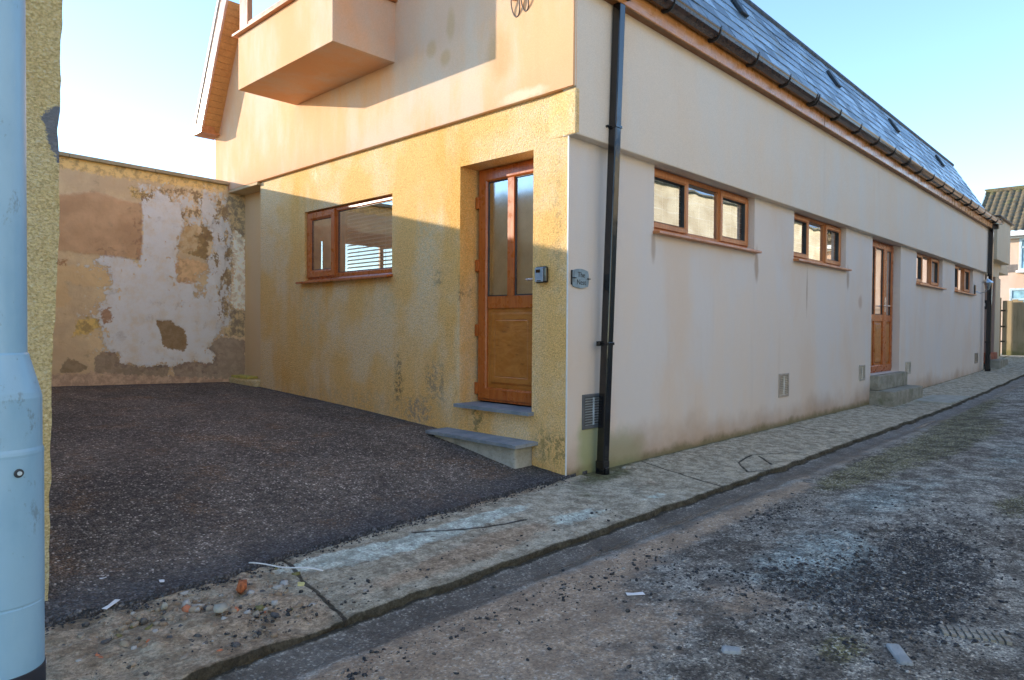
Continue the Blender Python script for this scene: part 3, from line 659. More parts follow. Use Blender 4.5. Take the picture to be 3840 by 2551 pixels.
# verge at the gable: barge boards and boarded soffit
def barge(sgn, ye, yt):
    z0, z1 = 3.93, 5.46
    def q(x0, x1, off0, off1, mb):
        L = math.hypot(yt-ye, z1-z0); ny, nz = (z1-z0)/L*sgn, abs(yt-ye)/L
        vs = []
        for x in (x0, x1):
            for (y, z) in ((ye, z0), (yt, z1)):
                for o in (off0, off1): vs.append((x, y+ny*o, z+nz*o))
        mb.add(vs, [(0, 1, 3, 2), (4, 6, 7, 5), (0, 4, 5, 1), (2, 3, 7, 6), (0, 2, 6, 4), (1, 5, 7, 3)])
    b = MB(); q(-.300, -.270, -.10, .13, b); obj('barge_board', b, m_wood('barge_oak_glare', (.55, .30, .19), (.62, .38, .27), .25), house, .004)  # oak base paled: sun glare on the gloss is put into the colour
    b = MB(); q(-.315, -.296, .10, .15, b); obj('dry_verge', b, plain('verge_white', (.66, .64, .62), .35), house)
    b = MB(); n = 20
    for i in range(n):
        t0 = i/n; t1 = (i+1)/n-.002; mb2 = b
        L = math.hypot(yt-ye, z1-z0); ny, nz = (z1-z0)/L*sgn, abs(yt-ye)/L
        vs = []
        for x in (-.270, -.04):
            for t in (t0, t1):
                for o in (-.085, -.07): vs.append((x, ye+(yt-ye)*t+ny*o, z0+(z1-z0)*t+nz*o))
        b.add(vs, [(0, 1, 3, 2), (4, 6, 7, 5), (0, 4, 5, 1), (2, 3, 7, 6), (0, 2, 6, 4), (1, 5, 7, 3)])
    q(-.271, -.04, -.068, -.05, b)
    obj('verge_soffit', b, SOFB, house)
barge(1, 6.36, 5.55)
barge(-1, -.02, .72)
m = MB(); m.wbox(-.30, 0, 6.25, 6.56, 3.86, 3.885); m.wbox(-.297, -.12, 6.25, 6.54, 3.886, 4.10); obj('box_end', m, OAKL, house, .003)
m = MB(); m.wbox(-.22, 16.4, 6.62, 6.73, 3.98, 4.08); obj('rear_gutter', m, plain('pale_gutter', (.7, .68, .66), .3), house, .02)
# side eaves: soffit, fascia, gutter, brackets
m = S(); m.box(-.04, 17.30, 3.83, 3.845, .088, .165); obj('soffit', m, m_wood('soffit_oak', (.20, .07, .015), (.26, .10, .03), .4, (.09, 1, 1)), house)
m = S(); m.box(-.04, 17.32, 3.822, 4.03, .166, .184)
obj('fascia', m, FASC, house, .004)
for xj in (5.02, 9.9): m = S(); m.box(xj, xj+.006, 3.82, 4.0, .1835, .1865); obj('fascia_joint', m, GASKET, house)
gp = [(.186, 4.022), (.186, 3.945), (.205, 3.920), (.245, 3.915), (.285, 3.930), (.310, 3.958), (.316, 3.985), (.322, 4.0), (.322, 4.012), (.306, 4.012), (.300, 3.965), (.27, 3.94), (.21, 3.94), (.2, 4.02)]
gp = [(a, b+.032) for a, b in gp]
gut = obj('gutter', S().prism(gp, -.10, 17.42), BROWNG, house)
for i in range(20):
    x = 1.05+i*.835
    m = S(); cp = [(.184, 4.03), (.184, 3.915), (.198, 3.90), (.245, 3.895), (.292, 3.912), (.317, 3.950), (.326, 3.985), (.329, 4.024), (.322, 4.028), (.322, 3.985), (.30, 3.95), (.2, 3.93)]
    cp = [(a, b+.032) for a, b in cp]; m.prism(cp, x-.008, x+.008)
    if i in (4, 9, 15): m.prism(cp, x+.05, x+.075)
    obj('gutter_bracket', m, GASKET, gut)
# square downpipe near the corner (leans a little) and round one at the far end
def downpipe(x0, y0, z0, x1, y1, z1, w, clips, shoe=True):
    s = MB(); t = w/2
    a = [(x0-t, y0-w, z0), (x0+t, y0-w, z0), (x0+t, y0, z0), (x0-t, y0, z0)]; b = [(x1-t, y1-w, z1), (x1+t, y1-w, z1), (x1+t, y1, z1), (x1-t, y1, z1)]; yb = y0
    s.add(a+b, [(3, 2, 1, 0), (4, 5, 6, 7), (0, 1, 5, 4), (1, 2, 6, 5), (2, 3, 7, 6), (3, 0, 4, 7)])
    p = obj('downpipe', s, BLACK, house, .008)
    for z in clips:
        xx = x0+(x1-x0)*(z-z0)/(z1-z0); y0 = yb+(y1-yb)*(z-z0)/(z1-z0); c = MB(); c.wbox(xx-t-.006, xx+t+.006, y0-w-.006, y0+.004, z-.012, z+.012); c.wbox(xx-t-.045, xx+t+.045, y0+.002, y0+.012, z-.02, z+.02)
        c.cyl((xx-t-.03, y0-.02, z), (xx-t-.03, y0+.01, z), .012, n=8)
        obj('pipe_clip', c, BLACK, p, .003)
    y0 = yb
    if shoe:
        c = MB(); c.wbox(x0-t-.004, x0+t+.004, y0-w-.004, y0+.004, z0-.02, z0+.10); c.wbox(x0-t+.01, x0+t-.01, y0-w-.016, y0-w, z0-.015, z0+.05); obj('pipe_shoe', c, BLACK, p, .006)
    return p
dp = downpipe(.375, -.048, .0, .477, -.104, 3.93, .076, (1.06, 2.83))
m = MB(); m.wbox(.43, .54, -.27, -.10, 3.86, 3.935); obj('gutter_outlet', m, BLACK, dp, .01)
m = MB(); m.wbox(17.05, 17.19, -.31, -.10, 3.80, 3.93)
p2 = downpipe(16.98, -.100, .17, 17.12, -.105, 3.92, .10, (.9, 2.5)); obj('gutter_outlet', m, BLACK, p2, .01)

# ------------------------------------------------------------------ windows and doors
def room(mb, a0, a1, b0, b1, c0, c1, parent):
    """an open-fronted dark room behind the glass"""
    P = mb.P; v = [P(a, b, c) for a in (a0, a1) for b in (b0, b1) for c in (c0, c1)]
    r = MB(); r.add(v, [(0, 4, 6, 2), (0, 2, 3, 1), (4, 5, 7, 6), (0, 1, 5, 4), (2, 6, 7, 3)]); return obj_raw('room_lining', r, DARKROOM, parent)
def side_window(fr, a0, a1, b0, b1, c, parts, blinds=0):
    """three-light casement; parts = list of (start, end, opener?)"""
    w = MB(**fr); w.ring(a0, a1, b0, b1, .045, c-.07, c)
    for s0, s1, op in parts[:-1]: w.box(s1-.016, s1+.016, b0+.03, b1-.03, c-.068, c-.002)
    fo = obj('window', w, OAKL, house)
    for s0, s1, op in parts:
        i0, i1, j0, j1 = s0, s1, b0+.028, b1-.028
        if op:
            q = MB(**fr); q.ring(i0+.006, i1-.006, j0, j1, .058, c-.03, c+.022, .016); obj('sash', q, OAKL, fo)
            g0, g1, k0, k1 = i0+.060, i1-.060, j0+.054, j1-.054
        else: g0, g1, k0, k1 = i0+.008, i1-.008, j0+.012, j1-.012
        q = MB(**fr); q.ring(g0, g1, k0, k1, .008, c-.03, c+(.009 if op else -.016), .004); obj('gasket', q, GASKET, fo)
        q = MB(**fr); q.add([q.P(g0, k0, c-.02), q.P(g1, k0, c-.02), q.P(g1, k1, c-.02), q.P(g0, k1, c-.02)], [(0, 1, 2, 3)]); obj_raw('pane', q, GLASS, fo)
    q = MB(**fr); q.prism([(c-.06, b0-.045), (c-.06, b0), (c+.005, b0), (c+.012, b0-.02), (c+.155, b0-.028), (c+.158, b0-.050), (c+.145, b0-.054)], a0-.015, a1+.05); obj('sill', q, OAKL, fo, .002)
    return fo
CW = .10
for (a0, a1) in ((1.30, 3.44), (4.59, 6.56), (10.55, 12.72), (13.84, 15.92)):
    # opening widths measured at the wall face; the frame sits behind them
    o0 = {1.30: 1.255, 4.59: 4.535, 10.55: 10.48, 13.84: 13.77}[a0]; o1 = {1.30: 3.385, 4.59: 6.50, 10.55: 12.60, 13.84: 15.80}[a0]
    L = o1-o0; p = [(o0+.02, o0+L*.35, True), (o0+L*.35, o0+L*.67, False), (o0+L*.67, o1-.02, True)]
    fo = side_window(ST, o0+.002, o1-.002, 2.108, 2.697, -.085, p)
    m = S(); room(m, o0-.2, o1+.2, 1.6, 2.9, -1.6, -.16, fo)
    q = S()
    for k in range(9): q.box(o0+.05, o1-.05, 2.17+k*.058, 2.173+k*.058, -.150, -.135)
    for k in range(int(L/.24)): q.box(o0+.15+k*.24, o0+.153+k*.24, 2.14, 2.68, -.150, -.148)
    obj('blind', q, BLIND, fo)
# front window
w_ = F(); w_.ring(-4.013, -2.288, 1.745, 2.537, .05, -.10, -.045)
w_.box(-3.44, -3.37, 1.79, 2.49, -.098, -.050)
fo = obj('window', w_, OAK, house)
q = F(); q.ring(-4.00, -3.405, 1.762, 2.520, .085, -.07, -.022, .022); obj('sash', q, OAK, fo)
for (g0, g1, k0, k1, c) in ((-3.918, -3.487, 1.844, 2.438, -.05), (-3.372, -2.336, 1.793, 2.489, -.062)):
    q = F(); q.ring(g0, g1, k0, k1, .010, c-.02, c+.006, .004); obj('gasket', q, GASKET, fo)
    q = F(); q.add([q.P(g0, k0, c), q.P(g1, k0, c), q.P(g1, k1, c), q.P(g0, k1, c)], [(0, 1, 2, 3)]); obj_raw('pane', q, GLASS, fo)
q = F(); q.prism([(-.10, 1.697), (-.10, 1.745), (-.045, 1.745), (-.035, 1.728), (.075, 1.712), (.078, 1.690), (.062, 1.686), (.055, 1.697)], -4.09, -2.27); obj('sill', q, OAK, fo, .002)
q = F()
for k in range(17):
    b = 1.80+k*.042
    q.add([q.P(-3.34, b, -.150), q.P(-2.36, b, -.150), q.P(-2.36, b+.017, -.165), q.P(-3.34, b+.017, -.165), q.P(-3.34, b+.005, -.150), q.P(-2.36, b+.005, -.150)], [(0, 1, 2, 3), (0, 1, 5, 4)])
for a in (-3.1, -2.6): q.box(a, a+.002, 1.8, 2.5, -.149, -.147)
obj('blind', q, BLIND, fo)
q = F(); q.box(-3.93, -3.45, 1.80, 2.5, -.20, -.19); obj('curtain', q, plain('curtain_cloth', (.42, .34, .27), .9, .15, 4, .004, 12), fo)
m = MB(); X0, X1, Y0, Y1, Z0, Z1 = .215, 4.0, 1.5, 6.28, .9, 2.75
m.add([(X0, Y0, Z0), (X1, Y0, Z0), (X1, Y1, Z0), (X0, Y1, Z0), (X0, Y0, Z1), (X1, Y0, Z1), (X1, Y1, Z1), (X0, Y1, Z1)], [(0, 1, 2, 3), (7, 6, 5, 4), (0, 4, 5, 1), (1, 5, 6, 2)])
wb = MB(o=(0, 6.28, 0), u=(1, 0, 0), n=(0, -1, 0)); wall(wb, X0, X1, Z0, Z1, [(1.55, 3.3, 1.75, 2.62, .20)]); m.add(wb.v, wb.f)
obj_raw('room_lining', m, plain('room_plaster', (.30, .23, .16), .9), fo)
q = MB(o=(0, 6.40, 0), u=(1, 0, 0), n=(0, -1, 0)); q.ring(1.56, 3.29, 1.76, 2.61, .06, -.0, .05); q.box(2.75, 2.82, 1.8, 2.57, .0, .045); obj('rear_window_frame', q, OAK, fo)

def panel(mb, a0, a1, b0, b1, c):
    """raised and fielded panel"""
    lv = [(0, 0, c-.012), (.035, 0, c-.012), (.055, 0, c+.004), (.10, 0, c+.004), (.106, 0, c+.001), (.112, 0, c+.004)]
    vs = []; rings = []
    k = min(1.0, (a1-a0)/.30)
    for t, _, cc in lv:
        t *= k; rings.append([mb.P(a0+t, b0+t, cc), mb.P(a1-t, b0+t, cc), mb.P(a1-t, b1-t, cc), mb.P(a0+t, b1-t, cc)])
    for r in rings: vs += r
    fs = [(i*4+j, i*4+(j+1) % 4, (i+1)*4+(j+1) % 4, (i+1)*4+j) for i in range(len(rings)-1) for j in range(4)]+[tuple((len(rings)-1)*4+j for j in range(4))]
    mb.add(vs, fs)
# front door
c = -.215
w_ = F(); w_.ring(-1.240, -.366, .505, 2.645, .07, c-.05, c, .008); d = obj('front_door', w_, OAK, house)
lf = F(); lf.ring(-1.215, -.392, .53, 2.625, .105, c-.02, c+.02, .014)
lf.box(-1.10, -.50, 1.36, 1.47, c-.02, c+.012); lf.box(-.846, -.768, 1.47, 2.52, c-.02, c+.018)
obj('door_leaf', lf, OAK, d, .005)
for g0, g1 in ((-1.11, -.846), (-.768, -.497)):
    q = F(); q.ring(g0, g1, 1.47, 2.52, .012, c-.02, c+.004, .005); obj('gasket', q, GASKET, d)
    q = F(); q.add([q.P(g0, 1.47, c-.006), q.P(g1, 1.47, c-.006), q.P(g1, 2.52, c-.006), q.P(g0, 2.52, c-.006)], [(0, 1, 2, 3)]); obj_raw('pane', q, GLASSF, d)
q = F(); panel(q, -1.11, -.497, .635, 1.36, c+.004); obj_raw('door_panel', q, OAKP, d)
for z in (.62, 1.16, 1.76, 2.34):
    q = F(); q.box(-1.250, -1.205, z-.055, z+.055, c+.0, c+.034); obj('hinge', q, OAK, d, .006)
q = F(); q.box(-.475, -.445, 1.46, 1.68, c+.02, c+.028); q.box(-.58, -.45, 1.588, 1.606, c+.055, c+.070); q.cyl(q.P(-.46, 1.597, c+.02), q.P(-.46, 1.597, c+.068), .009, n=10)
obj('handle', q, METAL, d, .003)
room(F(), -1.42, -.25, .4, 2.8, -1.15, -.30, d)
q = F(); q.box(-1.12, -.49, 1.2, 2.6, -.29, -.285); obj('door_curtain', q, LACE, d)
# slate threshold under the front door
def slab(a0, a1, b0, b1, c0, c1, seed, fr=FR):
    rr = random.Random(seed); n = 22; top = []; mb = MB(**fr)
    out = [(a0+(a1-a0)*i/n, c1+rr.uniform(-.005, .005)) for i in range(n+1)]
    for a, cc in out: top.append((a, cc))
    pts = top+[(a1, c0), (a0, c0)]; k = len(pts)
    mb.add([mb.P(a, b1+(rr.uniform(-.002, .002)), cc) for a, cc in pts]+[mb.P(a, b0, cc-.004) for a, cc in pts], [tuple(range(k)), tuple(range(2*k-1, k-1, -1))]+[(i, k+i, k+(i+1) % k, (i+1) % k) for i in range(k)])
    return mb
obj('threshold', slab(-1.262, -.34, .462, .492, -.24, .07, 3), SLSTEP, house)
st = thing('entrance_step', (-.15, .85, .1), 'slate topped rendered step on the tarmac below the front door', 'step')
m = F(); m.add([m.P(-1.36, .02, 0), m.P(-.345, -.1, 0), m.P(-.345, -.1, .215), m.P(-1.36, .05, .215), m.P(-1.36, .222, 0), m.P(-.345, .222, 0), m.P(-.345, .222, .215), m.P(-1.36, .222, .215)], [(0, 1, 2, 3), (4, 7, 6, 5), (0, 4, 5, 1), (1, 5, 6, 2), (2, 6, 7, 3), (3, 7, 4, 0)])
obj('riser', m, CONCS, st, .02)
obj('tread', slab(-1.42, -.82, .224, .252, -.0, .262, 5), SLSTEP, st); obj('tread', slab(-.815, -.29, .224, .251, -.0, .268, 6), SLSTEP, st)
# side double door with glazed tops
c = -.13
w_ = S(); w_.ring(7.765, 9.395, .465, 2.697, .05, c-.05, c, .008); d2 = obj('side_door', w_, OAK, house)
def leaf(a0, a1, lights):
    q = S(); q.ring(a0, a1, .50, 2.66, .09, c-.03, c+.02, .012); q.box(a0+.08, a1-.08, 1.34, 1.45, c-.03, c+.012)
    ws = (a1-a0-.18)/lights
    for i in range(1, lights): q.box(a0+.09+ws*i-.025, a0+.09+ws*i+.025, 1.44, 2.58, c-.03, c+.014); q.box(a0+.09+ws*i-.02, a0+.09+ws*i+.02, .58, 1.36, c-.03, c+.010)
    l = obj('door_leaf', q, OAKL if lights > 2 else OAK, d2, .004)
    for i in range(lights):
        g0 = a0+.09+ws*i+(.025 if i else 0); g1 = a0+.09+ws*(i+1)-(.025 if i < lights-1 else 0)
        q = S(); q.ring(g0, g1, 1.45, 2.57, .010, c-.02, c+.002, .004); obj('gasket', q, GASKET, l)
        q = S(); q.add([q.P(g0, 1.45, c-.008), q.P(g1, 1.45, c-.008), q.P(g1, 2.57, c-.008), q.P(g0, 2.57, c-.008)], [(0, 1, 2, 3)]); obj_raw('pane', q, GLASSF, l)
        q = S(); panel(q, g0, g1, .59, 1.34, c+.002); obj_raw('door_panel', q, OAKP, l)
leaf(7.80, 8.90, 2); leaf(8.91, 9.37, 1)
q = S(); q.box(8.875, 8.905, 1.50, 1.76, c+.02, c+.03); q.box(8.89, 9.02, 1.60, 1.618, c+.06, c+.075); q.cyl(q.P(8.89, 1.61, c+.02), q.P(8.89, 1.61, c+.07), .009, n=8)
q.box(8.70, 8.86, 1.60, 1.612, c+.05, c+.062)
obj('handle', q, METAL, d2, .003)
room(S(), 7.6, 9.6, .4, 2.8, -1.8, -.19, d2)
q = S(); q.box(7.85, 9.35, 1.3, 2.62, -.185, -.18); obj('door_curtain', q, LACE, d2)
# bay on the gable
bay = obj('bay_box', (lambda m: (m.wbox(-.750, -.02, 2.19, 4.135, 3.82, 4.41), m)[1])(MB()), CREAM_LIT, house, .006)
m = MB(); m.wbox(-.80, -.03, 2.145, 4.19, 4.412, 4.440); m.wbox(-.775, -.04, 2.17, 4.16, 4.441, 4.46); obj('sill', m, OAKL, bay, .005)
m = MB(); m.wbox(-.74, -.03, 2.20, 4.125, 5.40, 5.62); m.wbox(-.82, .1, 2.12, 4.20, 5.62, 5.70); obj('bay_roof', m, plain('bay_lead', (.2, .2, .2), .5), bay, .01)
for y0, y1 in ((3.93, 4.125), (3.11, 3.19), (2.20, 2.29)):
    m = MB(); m.wbox(-.740, -.67, y0, y1, 4.461, 5.40); obj('mullion', m, OAKL, bay, .006)
m = MB(); m.wbox(-.735, -.68, 2.29, 3.93, 4.461, 4.53); obj('mullion', m, OAKL, bay, .006)
m = MB(); m.add([(-.71, 2.25, 4.5), (-.71, 4.0, 4.5), (-.71, 4.0, 5.42), (-.71, 2.25, 5.42)], [(0, 1, 2, 3)]); obj_raw('pane', m, GLASSB, bay)
for ya, yb in ((2.21, 2.27), (4.05, 4.12)): m = MB(); m.wbox(-.66, -.05, ya, yb, 4.461, 5.40); obj('cheek', m, OAKL, bay, .006)
# air bricks
def airbrick(x0, x1, z0, z1, fcol, scol, nm):
    q = S(); q.ring(x0, x1, z0, z1, .03, .0, .012, .005); q.box(x0+.02, x1-.02, z0+.02, z1-.02, -.0, .003)
    v = obj('air_vent', q, plain(nm, fcol, .5), house)
    q = S(); cx = (x0+x1)/2; n = 11
    for i in range(n):
        z = z0+.035+(z1-z0-.07)*i/(n-1)
        for a, b in ((x0+.034, cx-.008), (cx+.008, x1-.034)): q.add([q.P(a, z-.006, .004), q.P(b, z-.006, .004), q.P(b, z+.003, .013), q.P(a, z+.003, .013)], [(0, 1, 2, 3)])
    q.box(cx-.006, cx+.006, z0+.03, z1-.03, .003, .013)
    obj('louvre', q, plain(nm+'_slat', scol, .4), v)
airbrick(.205, .50, .36, .645, (.12, .13, .14), (.55, .62, .68), 'vent_steel')
airbrick(4.12, 4.42, .35, .64, (.40, .34, .28), (.80, .76, .68), 'vent_cream')
airbrick(7.18, 7.46, .395, .64, (.45, .40, .33), (.80, .76, .68), 'vent_cream_small')
airbrick(9.82, 10.16, .38, .61, (.50, .44, .36), (.80, .76, .68), 'vent_cream_far')
airbrick(16.17, 16.55, .37, .63, (.30, .25, .2), (.58, .48, .38), 'vent_end')

# plinth with loose yellow timber at the back corner
m = MB(); m.wbox(-.05, .19, 5.16, 5.98, .25, .47); tag(obj('plinth', m, YEL2, None, .02), 'low yellow rendered ledge at the foot of the recessed wall', 'ledge')
m = MB(); m.wbox(-.03, .12, 5.45, 5.93, .472, .505); tag(obj('timber_offcut', m, plain('yellow_paint', (.62, .52, .12), .6), None, .004), 'short yellow board lying on the ledge by the peeling wall', 'board')

# ------------------------------------------------------------------ small fixtures on the walls
ks = thing('key_safe', (-.03, .24, 1.61), 'grey and black key safe on the yellow wall beside the front door', 'key safe')
q = F(); q.box(-.300, -.182, 1.548, 1.682, .006, .045); obj('body', q, BLACK, ks, .014)
q = F(); q.box(-.292, -.204, 1.556, 1.672, .045, .056); k_ = obj('cover', q, plain('grey_cover', (.28, .34, .40), .4), ks, .010)
q = F(); q.box(-.278, -.232, 1.630, 1.655, .0563, .058); q.box(-.27, -.225, 1.562, 1.568, .0563, .0568); obj('dial_window', q, BLACK, k_, .003)
pl = thing('name_plaque', (.15, -.01, 1.58), 'small oval ended slate plaque reading The Nest left of the drainpipe', 'name plaque')
q = S(); n = 12; pts = []
for i in range(n+1): pts.append((.062+.19*i/n, 1.520-.014*math.sin(math.pi*i/n)))
for i in range(n+1): pts.append((.252-.19*i/n, 1.645+.016*math.sin(math.pi*i/n)))
# rounded sides
pts = [(.050, 1.54)]+pts[:n+1]+[(.262, 1.545), (.267, 1.58), (.262, 1.62)]+pts[n+1:]+[(.050, 1.63)]
q.add([q.P(a, b, .014) for a, b in pts]+[q.P(a, b, .004) for a, b in pts], [tuple(range(len(pts))), tuple(range(2*len(pts)-1, len(pts)-1, -1))]+[(i, len(pts)+i, len(pts)+(i+1) % len(pts), (i+1) % len(pts)) for i in range(len(pts))])
obj('plate', q, plain('plaque_slate', (.25, .33, .38), .5, .15, 12), pl)
q = S(); q.box(.045, .050, 1.53, 1.645, .003, .016); q.box(.068, .071, 1.55, 1.64, .0143, .0152); obj('edge_line', q, GASKET, pl)
text_mesh('lettering', 'The', .060, S(), .165, 1.612, .0145, GASKET, pl); text_mesh('lettering', 'Nest', .060, S(), .165, 1.552, .0145, GASKET, pl)
q = S()
for x in (.072, .258): q.cyl(q.P(x-.018, 1.585, .016), q.P(x+.018, 1.585, .022), .004, n=6); q.cyl(q.P(x, 1.585, .01), q.P(x, 1.585, .02), .006, n=8)
obj('fixing', q, GASKET, pl)
# cable tails near the top of the gable
m = MB()
for y0, s in ((.52, 1.0), (.415, .85)):
    pts = [(-.065-.02*math.sin(t), y0+.045*s*math.cos(t), 3.86+.10*s*math.sin(t)) for t in np.linspace(math.pi*.9, math.pi*2.1, 14)]
    m.tube([(-.06, pts[0][1]+.004, 4.05)]+pts+[(-.06, pts[-1][1]-.004, 4.05)], .006)
ct = thing('cable_tail', (-.06, .45, 3.9), 'two looped cable ends hanging from a red clip near the gable corner', 'cable')
obj('cable_loops', m, plain('grey_cable', (.16, .12, .10), .6), ct, smooth=True)
m = MB(); m.wbox(-.075, -.048, .50, .56, 3.90, 4.02); obj('clip', m, plain('red_clip', (.42, .10, .06), .5), ct, .006)
# side steps
m = MB(); m.wbox(7.72, 9.50, -.36, .06, -.1, .215); s1 = thing('side_steps', (8.6, -.2, 0), 'two mossy concrete steps up to the side double door', 'steps')
obj('lower_tread', m, CONC, s1, .015)
m = MB(); m.wbox(7.74, 9.44, -.13, .06, .217, .455); obj('upper_tread', m, CONC, s1, .012)
m = MB(); m.wbox(8.75, 10.3, -.93, -.37, -.04, .015); obj('landing_slab', m, CONCS, s1, .01)
# wall lantern near the far downpipe
ln = thing('wall_lantern', (16.1, -.02, 2.2), 'coach lantern on a bracket beside the far black downpipe', 'lantern')
q = S(); q.box(15.92, 16.02, 2.08, 2.32, .0, .03); obj('back_plate', q, BLACK, ln, .01)
q = S(); q.tube([q.P(15.97, 2.16, .03), q.P(15.99, 2.12, .12), q.P(16.0, 2.14, .22), q.P(16.0, 2.19, .26)], .012); obj('bracket', q, METAL, ln)
q = MB(); q.lathe([(.03, 2.19), (.05, 2.20), (.085, 2.36), (.085, 2.37)], 16.0, -.26, 8); obj('lamp_glass', q, m_glass('lantern_glass', (.9, .9, .85), .2), ln)
q = MB(); q.lathe([(.13, 2.37), (.12, 2.39), (.04, 2.45), (.02, 2.47), (.018, 2.52), (0, 2.53)], 16.0, -.26, 8); obj('lamp_cap', q, METAL, ln)

# ------------------------------------------------------------------ second house block beyond
h2 = thing('neighbour_house', (20, 0, .4), 'cream rendered house block with a boxed bay beyond the far downpipe', 'house')
H2 = m_render('cream_render_far', (.62, .52, .38), (.60, .51, .38), (.60, .47, .32))
m = S(); m.box(17.38, 19.45, 2.68, 4.15, -2.5, .0); m.box(19.452, 21.0, 2.86, 4.15, -2.5, -.003); m.box(18.97, 19.72, .2, 2.68, -2.5, .0); obj('wall', m, H2, h2, .01)
m = S(); m.box(17.36, 18.97, .2, 2.68, -2.5, -.9); m.box(18.94, 18.969, .2, 2.68, -.9, -.02); obj('porch_lining', m, m_render('mauve_render', (.42, .31, .26), (.42, .32, .28), (.40, .28, .22)), h2)
m = S(); m.box(17.5, 18.5, .62, 2.6, -.9, -.86); m.ring(17.45, 18.9, .60, 2.66, .08, -.86, -.82); obj('door', m, OAK, h2, .004)
m = S(); m.box(17.70, 19.80, 3.08, 4.20, .001, .20); bb = obj('bay_box', m, H2, h2, .008)
m = S(); m.box(17.62, 19.88, 4.205, 4.24, -.1, .27); obj('bay_coping', m, plain('bay_coping', (.16, .12, .09), .6), bb, .006)
m = MB(); m.wbox(17.3, 21.0, .05, 2.5, 4.155, 4.20); obj('roof', m, plain('flat_felt', (.1, .1, .1), .8), h2)
m = MB(); m.wbox(17.55, 17.9, -.30, -.12, 4.0, 4.12); obj('gutter_end', m, BROWNG, h2, .02)
m = MB(); m.wbox(17.85, 18.93, -.07, .85, .3, .60); t_ = tag(obj('tiled_step', m, plain('red_tile', (.36, .12, .07), .6, .2, 9), None, .01), 'red tiled doorstep in the porch past the far downpipe', 'step')
m = MB(); m.wbox(17.6, 18.95, -.32, -.075, .05, .42); tag(obj('concrete_step', m, CONC, None, .02), 'low weathered concrete step in front of the red tiled doorstep', 'step')
npl = thing('number_plate', (18.25, -.9, 1.9), 'small dark square house number plate on the porch reveal', 'number plate')
q = MB(o=(18.935, 0, 0), u=(0, -1, 0), n=(-1, 0, 0)); q.box(-.42, -.17, 1.80, 2.05, .0, .02); obj('plate', q, plain('plate_dark', (.03, .03, .035), .3), npl, .02)
q = MB(o=(18.935, 0, 0), u=(0, -1, 0), n=(-1, 0, 0)); q.box(-.36, -.31, 1.88, 1.97, .0205, .022); q.box(-.28, -.23, 1.88, 1.97, .0205, .022); obj('digits', q, WHITEP, npl)

# timber gate across the far end
gt = thing('timber_gate', (21, -.6, .43), 'weathered vertical board timber gate with green algae at its foot', 'gate')
def m_board():
    s = NT('gate_boards'); r = s.island(); c = s.mix(r, (.30, .22, .13), (.46, .36, .23)); c = s.mix(s.ramp(s.noise(9, 5, .7, s.map((1, 1, .1))), .5, .7, 0, .7), c, (.14, .11, .05))
    p = s.sep(); c = s.mix(s.ramp(s.math('ADD', p[2], s.math('MULTIPLY', s.noise(4), -.8)), .05, .5, .7, 0), c, (.13, .14, .04)); s.bump(s.noise(20, 4, .6, s.map((1, 1, .1))), .004); return s.fin(c, .85, .2)
GB = m_board(); rr = random.Random(4)
m = MB(); m.wbox(20.92, 21.08, .16, .30, .3, 2.20); obj('post', m, GB, gt, .01)
y = .12
while y > -4:
    b = MB(); wq = rr.uniform(.11, .15); h_ = 2.12+rr.uniform(-.02, .03)-.28*max(0, -.1-y)*.7
    b.wbox(21.0+rr.uniform(-.006, .006), 21.02, y-wq+.003, y, .46, max(1.75, h_)); obj('board', b, GB, gt); y -= wq
m = MB()
for z in (.75, 1.35, 1.85): m.wbox(21.025, 21.07, -3.9, .10, z, z+.09)
obj('rail', m, GB, gt)
m = MB()
for z in (.85, 1.30, 1.78): m.wbox(20.975, 20.995, .04, .17, z, z+.05)
obj('hinge', m, plain('rusty_iron', (.06, .035, .02), .6), gt)

# house beyond the gate
fh = thing('brick_house', (26, -2, .5), 'pinkish rendered house with mossy brown tiled roof beyond the gate', 'house')
PINK = m_render('pink_roughcast', (.62, .43, .32), (.66, .50, .40), (.58, .40, .28))
m = MB(); m.wbox(26, 31, -9, 1.5, .2, 4.70); obj('wall', m, PINK, fh)
def m_tile():
    s = NT('roof_tile'); p = s.sep(); n = s.noise(2.6, 5, .65)
    c = s.mix(s.ramp(s.noise(7, 4, .7), .35, .65), (.10, .075, .045), (.17, .13, .08)); c = s.mix(s.ramp(s.math('ADD', n, s.math('MULTIPLY', p[2], .10)), 1.12, 1.3, 0, .5), c, (.14, .14, .04))
    c = s.mix(s.ramp(s.noise(30), .5, .7, 0, .4), c, (.33, .29, .22)); return s.fin(c, .85, .2)
# pantiles: rolls across the slope, laps up it
yy = np.arange(-9.2, 1.78, .022); tt = np.linspace(0, 1, 120)
Yt, Tt = np.meshgrid(yy, tt)
lap = (Tt*12.0) % 1.0
bulge = .055*np.abs(np.sin(Yt*math.pi/.21))**.7-.035*lap
Xt = 25.72+3.0*Tt-.55*bulge; Zt = 4.72+2.0*Tt+.8*bulge
gridmesh('roof', Xt, Yt, Zt, m_tile(), fh, smooth=False)
m = MB(); m.wbox(25.58, 25.76, -9.2, 1.8, 4.56, 4.735); m.wbox(25.80, 26.0, -9.2, 1.8, 4.50, 4.56); obj('gutter', m, WHITEP, fh, .02)
m = MB(); m.add([(25.7, 1.80, 4.62), (28.75, 1.80, 6.66), (28.75, 1.80, 6.84), (25.7, 1.80, 4.80), (25.7, 1.86, 4.62), (28.75, 1.86, 6.66), (28.75, 1.86, 6.84), (25.7, 1.86, 4.80)], [(0, 1, 2, 3), (4, 7, 6, 5), (0, 4, 5, 1), (1, 5, 6, 2), (2, 6, 7, 3), (3, 7, 4, 0)]); obj('verge_board', m, WHITEP, fh)
